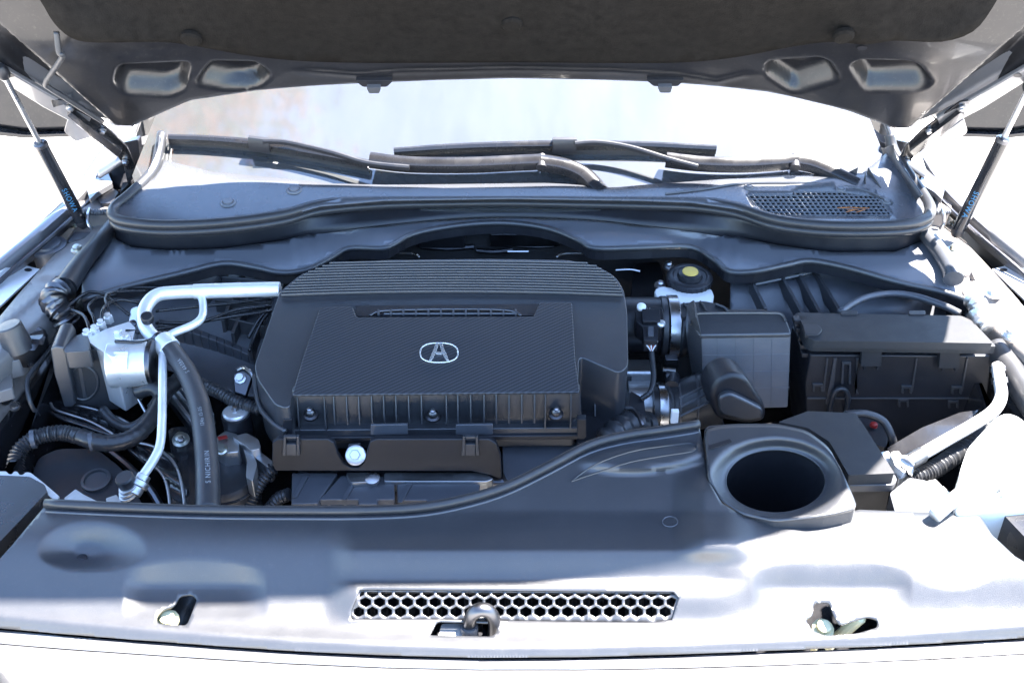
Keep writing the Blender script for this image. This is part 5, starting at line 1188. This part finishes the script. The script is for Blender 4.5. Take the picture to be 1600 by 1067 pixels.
# door mirrors beyond the fenders
for s in (-1, 1):
    fx = (lambda x: x) if s < 0 else (lambda x: 1612 - x)
    mr_ = thing('door_mirror', hy(fx(60), 215, 1.55), 'grey door mirror housing behind the raised hood above the ' + ('shaded' if s < 0 else 'sunlit') + ' fender', 'mirror', 'door mirrors')
    yy = lambda x, y, o=0.0: hy(x, y, 1.55 - o)
    bm = bmn(); pp(bm, rc([(fx(x), y) for x, y in [(-90, 60), (110, 60), (134, 190), (128, 205), (40, 207), (-30, 196), (-100, 150)]], 14, 5), yy, Vector((s * -.02, .16, .0))); mk('shell', bm, 'inner_paint', mr_, .03, 4)
    bm = bmn(); pp(bm, rc([(fx(x), y) for x, y in [(-100, 165), (-30, 203), (40, 211), (132, 208), (128, 214), (36, 216), (-36, 209), (-100, 175)]], 3), yy, Vector((0, .15, 0)), .012); mk('lower_trim', bm, 'plastic_gloss', mr_, .003)
    bm = bmn(); box(bm, Vector((s * .92, 1.66, .16)), .16, .10, .10); mk('foot', bm, 'inner_paint', mr_, .02)

# ============================================================ headlamps
def lamp(s, lb):
    fx = (lambda x: x) if s < 0 else (lambda x: 1608 - x)
    h = thing('headlamp', hz(fx(10), 850, -.2), lb, 'headlamp', 'headlamps')
    bm = bmn(); pp(bm, rc([(fx(x), y) for x, y in [(-140, 760), (0, 742), (46, 744), (70, 757), (74, 768), (0, 846), (-140, 980)]], 4), PLz(.030 if s < 0 else .045), down(.05)); hb_ = mk('housing', bm, 'headlamp_black', h, .005)
    bm = bmn(); pp(bm, [(fx(x), y) for x, y in [(76, 772), (84, 790), (10, 872), (-10, 876), (-10, 860)]], PLz(-.0), down(.05)); mk('lower_case', bm, 'headlamp_black', h, .004)
    for k in range(7):
        x = 60 - k * 9; y = 800 + k * 10; a_ = hz(fx(x - 14), y - 4, .010); b_ = hz(fx(x + 2), y + 8, .006)
        bm = bmn(); tube(bm, [a_, b_], .0022, 6); mk('vent_bar', bm, 'plastic_grey', hb_)
lamp(-1, 'black headlamp housing beside the funnel-shaped pocket in the shade'); lamp(1, 'black headlamp housing in full sun below the clear washer tank')
bm = bmn(); pp(bm, rc([(-20, 736), (10, 736), (13, 740), (18, 741), (22, 736), (27, 736), (30, 741), (35, 742), (40, 737), (48, 738), (66, 752), (94, 776), (86, 782), (56, 760), (0, 750), (-20, 750)], 3), PLz(.022), down(.01)); tag(mk('lamp_bracket', bm, 'alu_cast', None, .002), 'pale alloy bracket behind the shaded headlamp housing', 'bracket')
for q, lb in (([(100, 778), (118, 764), (130, 772), (150, 782), (180, 788), (110, 790)], 'pale bracket tip showing between fan shroud and radiator cover edge'), ([(165, 778), (182, 772), (190, 784), (180, 792), (168, 790)], 'pale metal clip just left of the pipe fitting')):
    bm = bmn(); pp(bm, rc(q, 2), PLz(.0), down(.01)); tag(mk('metal_clip', bm, 'alu_cast', None, .001), lb, 'clip')

# ============================================================ right half of the bay
fb = thing('fuse_box', hz(1400, 690, -.12), 'large black fuse box with latched lid next to the air filter box', 'fuse box')
ZL = .078
lidpx = [(1246, 489), (1500, 494), (1514, 500), (1552, 536), (1271, 532), (1262, 526)]
bm = bmn(); pp(bm, rc(lidpx, 4), PLz(ZL), down(.014)); mk('lid', bm, 'plastic_matte', fb, .003)
bm = bmn(); pp(bm, rc([(1240, 492), (1246, 488), (1502, 493), (1518, 500), (1557, 541), (1268, 537), (1258, 530)], 4), PLz(ZL - .012), down(.014)); mk('lid_rim', bm, 'plastic_matte', fb, .002)
yb_ = hz(1400, 541, ZL - .026).y + .004; yF = lambda x, y, o=0.0: hy(x, y, yb_ - o)
bm = bmn(); pp(bm, [(1266, 554), (1551, 556), (1540, 640), (1505, 690), (1262, 690), (1258, 600)], yF, Vector((-.01, .085, 0))); bd = mk('case', bm, 'plastic_dark', fb, .003)
for x, y in ((1362, 553), (1484, 556)):
    bm = bmn(); pp(bm, rc([(x - 15, y - 8), (x + 16, y - 8), (x + 15, y + 20), (x - 17, y + 20)], 2), yF, Vector((0, .010, 0)), .012); lt = mk('latch', bm, 'plastic_matte', fb, .0015)
    bm = bmn(); pp(bm, rc([(x - 13, y - 16), (x + 15, y - 16), (x + 15, y - 9), (x - 13, y - 9)], 2), yF, Vector((0, .008, 0)), .008); mk('latch_top', bm, 'plastic_dark', lt, .001)
    for dx in (-10, 10):
        bm = bmn(); pp(bm, [(x + dx - 2, y + 20), (x + dx + 2, y + 20), (x + dx + 2, y + 25), (x + dx - 2, y + 25)], yF, Vector((0, .008, 0)), .011); mk('latch_foot', bm, 'plastic_dark', lt)
for x0, x1 in ((1293, 1287), (1433, 1425), (1512, 1503)):
    bm = bmn(); pp(bm, [(x0 - 1.5, 560), (x0 + 1.5, 560), (x1 + 1.5, 612), (x1 - 1.5, 612)], yF, Vector((0, .003, 0)), .003); mk('rib', bm, 'plastic', bd, .0006)
bm = bmn(); pp(bm, [(1262, 622), (1540, 622), (1540, 624.5), (1262, 624.5)], yF, Vector((0, .003, 0)), .003); mk('waist_line', bm, 'plastic', bd, .0006)
for x, y in ((1278, 604), (1417, 607), (1495, 608), (1412, 628), (1490, 630)):
    bm = bmn()
    for q in ([(x - 8, y - 4), (x + 8, y - 4), (x + 8, y), (x - 8, y)], [(x - 8, y), (x - 5, y), (x - 5, y + 8), (x - 8, y + 8)], [(x + 5, y), (x + 8, y), (x + 8, y + 8), (x + 5, y + 8)]): pp(bm, q, yF, Vector((0, .004, 0)), .004)
    mk('catch', bm, 'plastic', bd, .0005)
# cable slot on the case front
bm = bmn()
for q in ([(1303, 560), (1308, 560), (1302, 612), (1294, 632), (1290, 632)], [(1338, 560), (1342, 560), (1336, 602), (1342, 616), (1337, 616)], [(1316, 566), (1330, 566), (1330, 570), (1316, 570)], [(1316, 570), (1319, 570), (1318, 600), (1314, 600)], [(1327, 570), (1330, 570), (1330, 600), (1326, 600)]): pp(bm, q, yF, Vector((0, .004, 0)), .004)
mk('cable_guide', bm, 'plastic', bd, .0006)
bm = bmn(); tube(bm, [yF(1296, 645, .006), yF(1300, 622, .010), yF(1308, 609, .010), yF(1320, 609, .010), yF(1325, 622, .010), yF(1322, 645, .006)], .0042, 8, sub=5); mk('grommet', bm, 'rubber', bd, sm=180)
for k in range(5):
    y = 500 + k * 13; bm = bmn(); box(bm, hz(1250 + k * 3, y, ZL - .004 - k * .012), .022, .014, .008); mk('side_tab', bm, 'plastic_dark', fb, .0015)
bm = bmn(); pp(bm, rc([(1254, 506), (1278, 506), (1286, 514), (1280, 522), (1258, 522)], 4), PLz(ZL + .004), down(.008)); mk('release_tab', bm, 'plastic_dark', fb, .002)
for x in (1326, 1432):
    bm = bmn(); pp(bm, rc([(x - 12, 485), (x + 14, 485), (x + 14, 491), (x - 12, 491)], 2), PLz(ZL + .002), down(.01)); mk('rear_hinge', bm, 'plastic_dark', fb, .001)
# inner panel behind the fuse box
rl = thing('wheel_arch_liner', hz(1330, 490, -.1), 'dark plastic inner panel with slanted ribs behind the fuse box', 'panel')
def zrl(px, py): return .045 - .05 * ss(425, 510, py) + .02 * math.exp(-(((px - 1395) / 60) ** 2 + ((py - 480) / 26) ** 2))
sheet('panel', [Vector(p) for p in [(1142, 430), (1180, 432), (1232, 421), (1268, 416), (1330, 428), (1400, 447), (1480, 466), (1525, 484), (1535, 520), (1240, 520), (1140, 500)]], lambda x, y: hz(x, y, zrl(x, y) - .012), 'plastic_grey', rl, (), 8, .003, 60)
for x0, y0, x1, y1 in ((1172, 436, 1194, 482), (1218, 428, 1252, 490), (1243, 422, 1280, 490), (1268, 416, 1312, 488)):
    bm = bmn(); a_, b_ = hz(x0, y0, .046), hz(x1, y1, zrl(x1, y1) + .010); prism(bm, [a_, b_, b_ + down(.025), a_ + down(.025)], Vector((.006, 0, 0))); mk('rib', bm, 'plastic', rl, .001)
for y in (436, 442):
    bm = bmn(); a_, b_ = hz(1172, y + 4, .036), hz(1268, y - 16, .042); tube(bm, [a_, b_], .003, 6); mk('cross_rib', bm, 'plastic', rl)
bm = bmn(); q = cr([(1312, 488), (1345, 468), (1385, 459), (1425, 462), (1470, 476), (1500, 490)], 5); tube(bm, [hz(p[0], p[1], .052) for p in q], .006, 10); mk('arch_bead', bm, 'plastic_grey', rl, sm=180)
# relay box with sloped lid
rb = thing('relay_box', hz(1330, 800, -.08), 'smooth dark relay box with chamfered lid beside the round air intake opening', 'relay box')
bm = bmn(); pp(bm, rc([(1216, 659), (1262, 642), (1337, 645), (1398, 739), (1326, 742), (1296, 690), (1262, 668)], 3), PLz(.062), down(.020)); mk('lid', bm, 'plastic_matte', rb, .003)
bm = bmn(); pp(bm, rc([(1322, 742), (1399, 741), (1402, 750), (1396, 757), (1326, 758)], 3), PLz(.045), down(.012)); mk('lid_skirt', bm, 'plastic', rb, .002)
bm = bmn(); pp(bm, rc([(1330, 752), (1392, 754), (1384, 800), (1350, 805), (1332, 790)], 4), lambda x, y, o=0.0: hy(x, y, hz(1360, 752, .034).y + .004), Vector((-.03, .10, 0))); mk('case', bm, 'plastic_dark', rb, .003)
bm = bmn(); lathe(bm, hz(1347, 741, .050), (0, -.1, 1), [(.010, -.02), (.010, .006), (.0065, .007), (.006, .001), (0, .001)], 16); mk('post', bm, 'plastic', rb)
bt = thing('battery_clamp', hz(1365, 690, -.06), 'dark battery terminal boot with a red patch between relay box and fuse box', 'terminal')
bm = bmn(); tube(bm, [hz(1320, 648, .03), hz(1350, 646, .03), hz(1380, 658, .02), hz(1394, 685, .0), hz(1396, 700, -.02)], .006, 10, sub=5); mk('cable', bm, 'rubber', bt, sm=180)
bm = bmn(); pp(bm, rc([(1338, 650), (1372, 648), (1388, 672), (1386, 700), (1360, 690)], 8), PLz(-.01), down(.05)); mk('boot', bm, 'plastic_dark', bt, .008)
bm = bmn(); lathe(bm, hz(1365, 665, -.006), (0, -.1, 1), [(.006, 0), (.005, .004), (0, .005)], 14); mk('red_cap', bm, 'red', bt)
# pale coolant hose and its fittings
ph = thing('coolant_hose', hz(1480, 690, -.02), 'pale grey coolant hose curving from the sunlit rail to the white connectors', 'hose')
bm = bmn(); tube(bm, [hz(1558, 572, .050), hz(1562, 598, .048), hz(1564, 620, .046), hz(1552, 642, .044), hz(1520, 664, .042), hz(1478, 688, .040), hz(1440, 710, .038)], .0088, 14, sub=6); mk('hose', bm, 'pale_hose', ph, sm=180)
for x, y in ((1558, 572), (1561, 590)):
    c = hz(x, y, .050); bm = bmn(); lathe(bm, c, (.05, -.5, -.6), [(.0115, 0), (.0115, .008), (.010, .009)], 14); mk('clip', bm, 'steel', ph)
bm = bmn(); a_, b_ = hz(1440, 710, .038), hz(1418, 722, .036); tube(bm, [a_, b_], .0115, 14); mk('end_fitting', bm, 'steel', ph, .001)
vc = thing('valve_connector', hz(1400, 735, -.02), 'white plastic connector block at the corner of the relay box', 'connector')
for q, z, m_ in (([(1392, 706), (1404, 704), (1412, 716), (1424, 718), (1430, 728), (1412, 738), (1398, 726)], .035, 'white_plastic'), ([(1376, 706), (1388, 704), (1394, 714), (1382, 716)], .03, 'white_plastic'), ([(1398, 738), (1414, 736), (1420, 744), (1404, 748)], .025, 'alu_cast')):
    bm = bmn(); pp(bm, rc(q, 2), PLz(z), down(.02)); mk('block', bm, m_, vc, .002)
for k in range(4):
    bm = bmn(); tube(bm, [hz(1408 + k * 3, 728 + k * 2, .036), hz(1416 + k * 2, 738 + k * 2, .03), hz(1424 + k, 748, .01)], .0018, 6, sub=3); mk('lead', bm, 'plastic_dark', vc)
bm = bmn(); corr(bm, [hz(1418, 748, .0), hz(1450, 738, .0), hz(1485, 716, .0), hz(1520, 690, -.01), hz(1545, 660, -.02)], .0135, .0055, .2); tag(mk('corrugated_hose', bm, 'rubber', None, sm=60), 'corrugated black conduit running under the pale coolant hose', 'hose', 'corrugated hoses')
bm = bmn(); corr(bm, [hz(1462, 762, .02), hz(1478, 776, .02), hz(1490, 790, .01)], .008, .005, .2); tag(mk('ribbed_connector', bm, 'white_plastic', None, sm=60), 'small pale ribbed connector in front of the washer tank', 'connector')
bm = bmn(); pp(bm, rc([(1442, 752), (1462, 748), (1478, 764), (1472, 772), (1456, 768)], 2), PLz(.03), down(.015)); tag(mk('plug_connector', bm, 'white_plastic', None, .002), 'pale plug on the lead beside the ribbed connector', 'connector')
# stiffening plate under the fuse box
for q, lb in (([(1385, 700), (1440, 668), (1500, 644), (1530, 640), (1500, 672), (1450, 690), (1395, 718)], 'dark formed bracket below the fuse box front'), ([(1392, 716), (1440, 694), (1510, 668), (1512, 676), (1440, 706), (1400, 724)], 'dark trough with bright rim above the pale coolant hose')):
    bm = bmn(); pp(bm, rc(q, 3), PLz(.0 if 'formed' in lb else .012), down(.015)); tag(mk('formed_bracket', bm, 'black_paint', None, .003), lb, 'bracket')
# washer tank and filler hose
wt = thing('washer_tank', hz(1560, 800, -.15), 'translucent white washer tank with a pale filler hose in the sun', 'tank')
bm = bmn(); pp(bm, rc([(1556, 652), (1572, 645), (1590, 650), (1640, 690), (1640, 790), (1540, 800), (1492, 802), (1500, 735), (1512, 700)], 9), PLz(.055), down(.12)); mk('tank', bm, 'milky', wt, .012, 3)
bm = bmn(); tube(bm, [hz(1640, 668, .075), hz(1592, 686, .076), hz(1566, 700, .076), hz(1552, 725, .075), hz(1530, 748, .074), hz(1490, 780, .070), hz(1460, 806, .06)], .0088, 14, sub=6); mk('filler_hose', bm, 'pale_hose', wt, sm=180)
bm = bmn(); pp(bm, rc([(1390, 770), (1420, 746), (1446, 750), (1486, 778), (1500, 802), (1400, 806)], 4), PLz(.035), down(.03)); tag(mk('moulded_tray', bm, 'plastic_grey', None, .003), 'flat moulded tray in the sun between relay box and washer tank', 'tray')
c = hz(1556, 775, .05); bm = bmn(); lathe(bm, c, (.5, -.2, 1), [(.006, 0), (.006, .014), (.004, .015)], 10); tag(mk('lamp_adjuster', bm, 'steel', None), 'small steel adjuster stud on the sunlit headlamp housing', 'stud')
# sunlit side: strut tower nut cluster and dark hose along the rail
bm = bmn(); tube(bm, [hz(1556, 544, .03), hz(1580, 580, .025), hz(1612, 630, .02), hz(1640, 670, .0)], .020, 14, sub=5); tag(mk('foam_strip', bm, 'rubber_hose', None, sm=180), 'black foam-covered pipe running down along the sunlit rail', 'foam')
bm = bmn(); pts = [hz(1443, 362, .085), hz(1468, 392, .085), hz(1486, 420, .083), hz(1490, 436, .078)]; tube(bm, pts, lambda i, f: .0125 + .004 * f, 14, sub=6)
tag(mk('foam_strip', bm, 'plastic_grey', None, sm=60), 'tapered dark foam strip along the inner edge of the sunlit fender rail', 'foam')
bm = bmn(); random.seed(9); tube(bm, cr([hz(1520, 468, .07), hz(1530, 482, .07), hz(1530, 500, .065), hz(1545, 515, .06)], 7), lambda i, f: .014 + .003 * math.sin(i * 1.7) + random.uniform(-.002, .002), 14)
tag(mk('foil_sleeve', bm, 'alu_cast', None, sm=30), 'crumpled pale sleeve at the corner of the fuse box', 'sleeve')
for x, y in ((1552, 460), (1578, 525)):
    bm = bmn(); lathe(bm, hz(x, y, .066), (0, -.1, 1), [(.014, 0), (.014, .004), (.009, .005), (.009, .014), (.005, .016)], 10); mk('bolt', bm, 'alu', railR, sm=30)

# ============================================================ autumn tree beside the car, mirrored in the windscreen
mat('bark', (.09, .07, .055), .9, bump=.8, bscale=30)
mat('leaf_orange', (.30, .11, .03), .6, var=.4, vscale=2)
mat('leaf_green', (.10, .13, .04), .6, var=.4, vscale=2)
tree = thing('autumn_tree', (-4.0, 2.6, GZ), 'autumn tree overhanging the car, visible as a reflection in the windscreen', 'tree')
random.seed(21)
bm = bmn(); base_ = Vector((-4.0, 2.6, GZ)); fork = base_ + Vector((.3, -.1, 2.8))
tube(bm, [base_, base_ + Vector((.05, 0, 1.2)), fork], lambda i, f: .17 - .06 * f, 10, sub=3)
limbs = [fork + Vector(v) for v in ((1.9, -.6, 1.5), (2.2, -.1, 2.3), (.9, .5, 2.8), (-.9, .6, 2.4), (-1.0, -.8, 1.9), (.4, -1.2, 2.2))]
for l in limbs: tube(bm, [fork + Vector((0, 0, -.1)), fork.lerp(l, .5) + Vector((0, 0, .35)), l], lambda i, f: .08 - .065 * f, 8, sub=4)
mk('trunk', bm, 'bark', tree)
for m_, sd, n_ in (('leaf_orange', 1, 14000), ('leaf_green', 2, 9000)):
    random.seed(sd); bm = bmn()
    for k in range(n_):
        l = random.choice(limbs[:2] * 2 + limbs); c = fork.lerp(l, random.uniform(.55, 1.0)) + Vector((random.gauss(0, .24), random.gauss(0, .24), random.gauss(0, .2)))
        r_ = random.uniform(.022, .044); a_ = Vector((random.gauss(0, 1), random.gauss(0, 1), random.gauss(0, .6))).normalized(); b_ = a_.orthogonal().normalized()
        if random.random() < .5: b_ = a_.cross(b_)
        bm.faces.new([bm.verts.new(c + v) for v in (a_ * r_, b_ * r_ * .55, -a_ * r_, -b_ * r_ * .55)])
    o = mk('crown', bm, m_, tree, recalc=False)
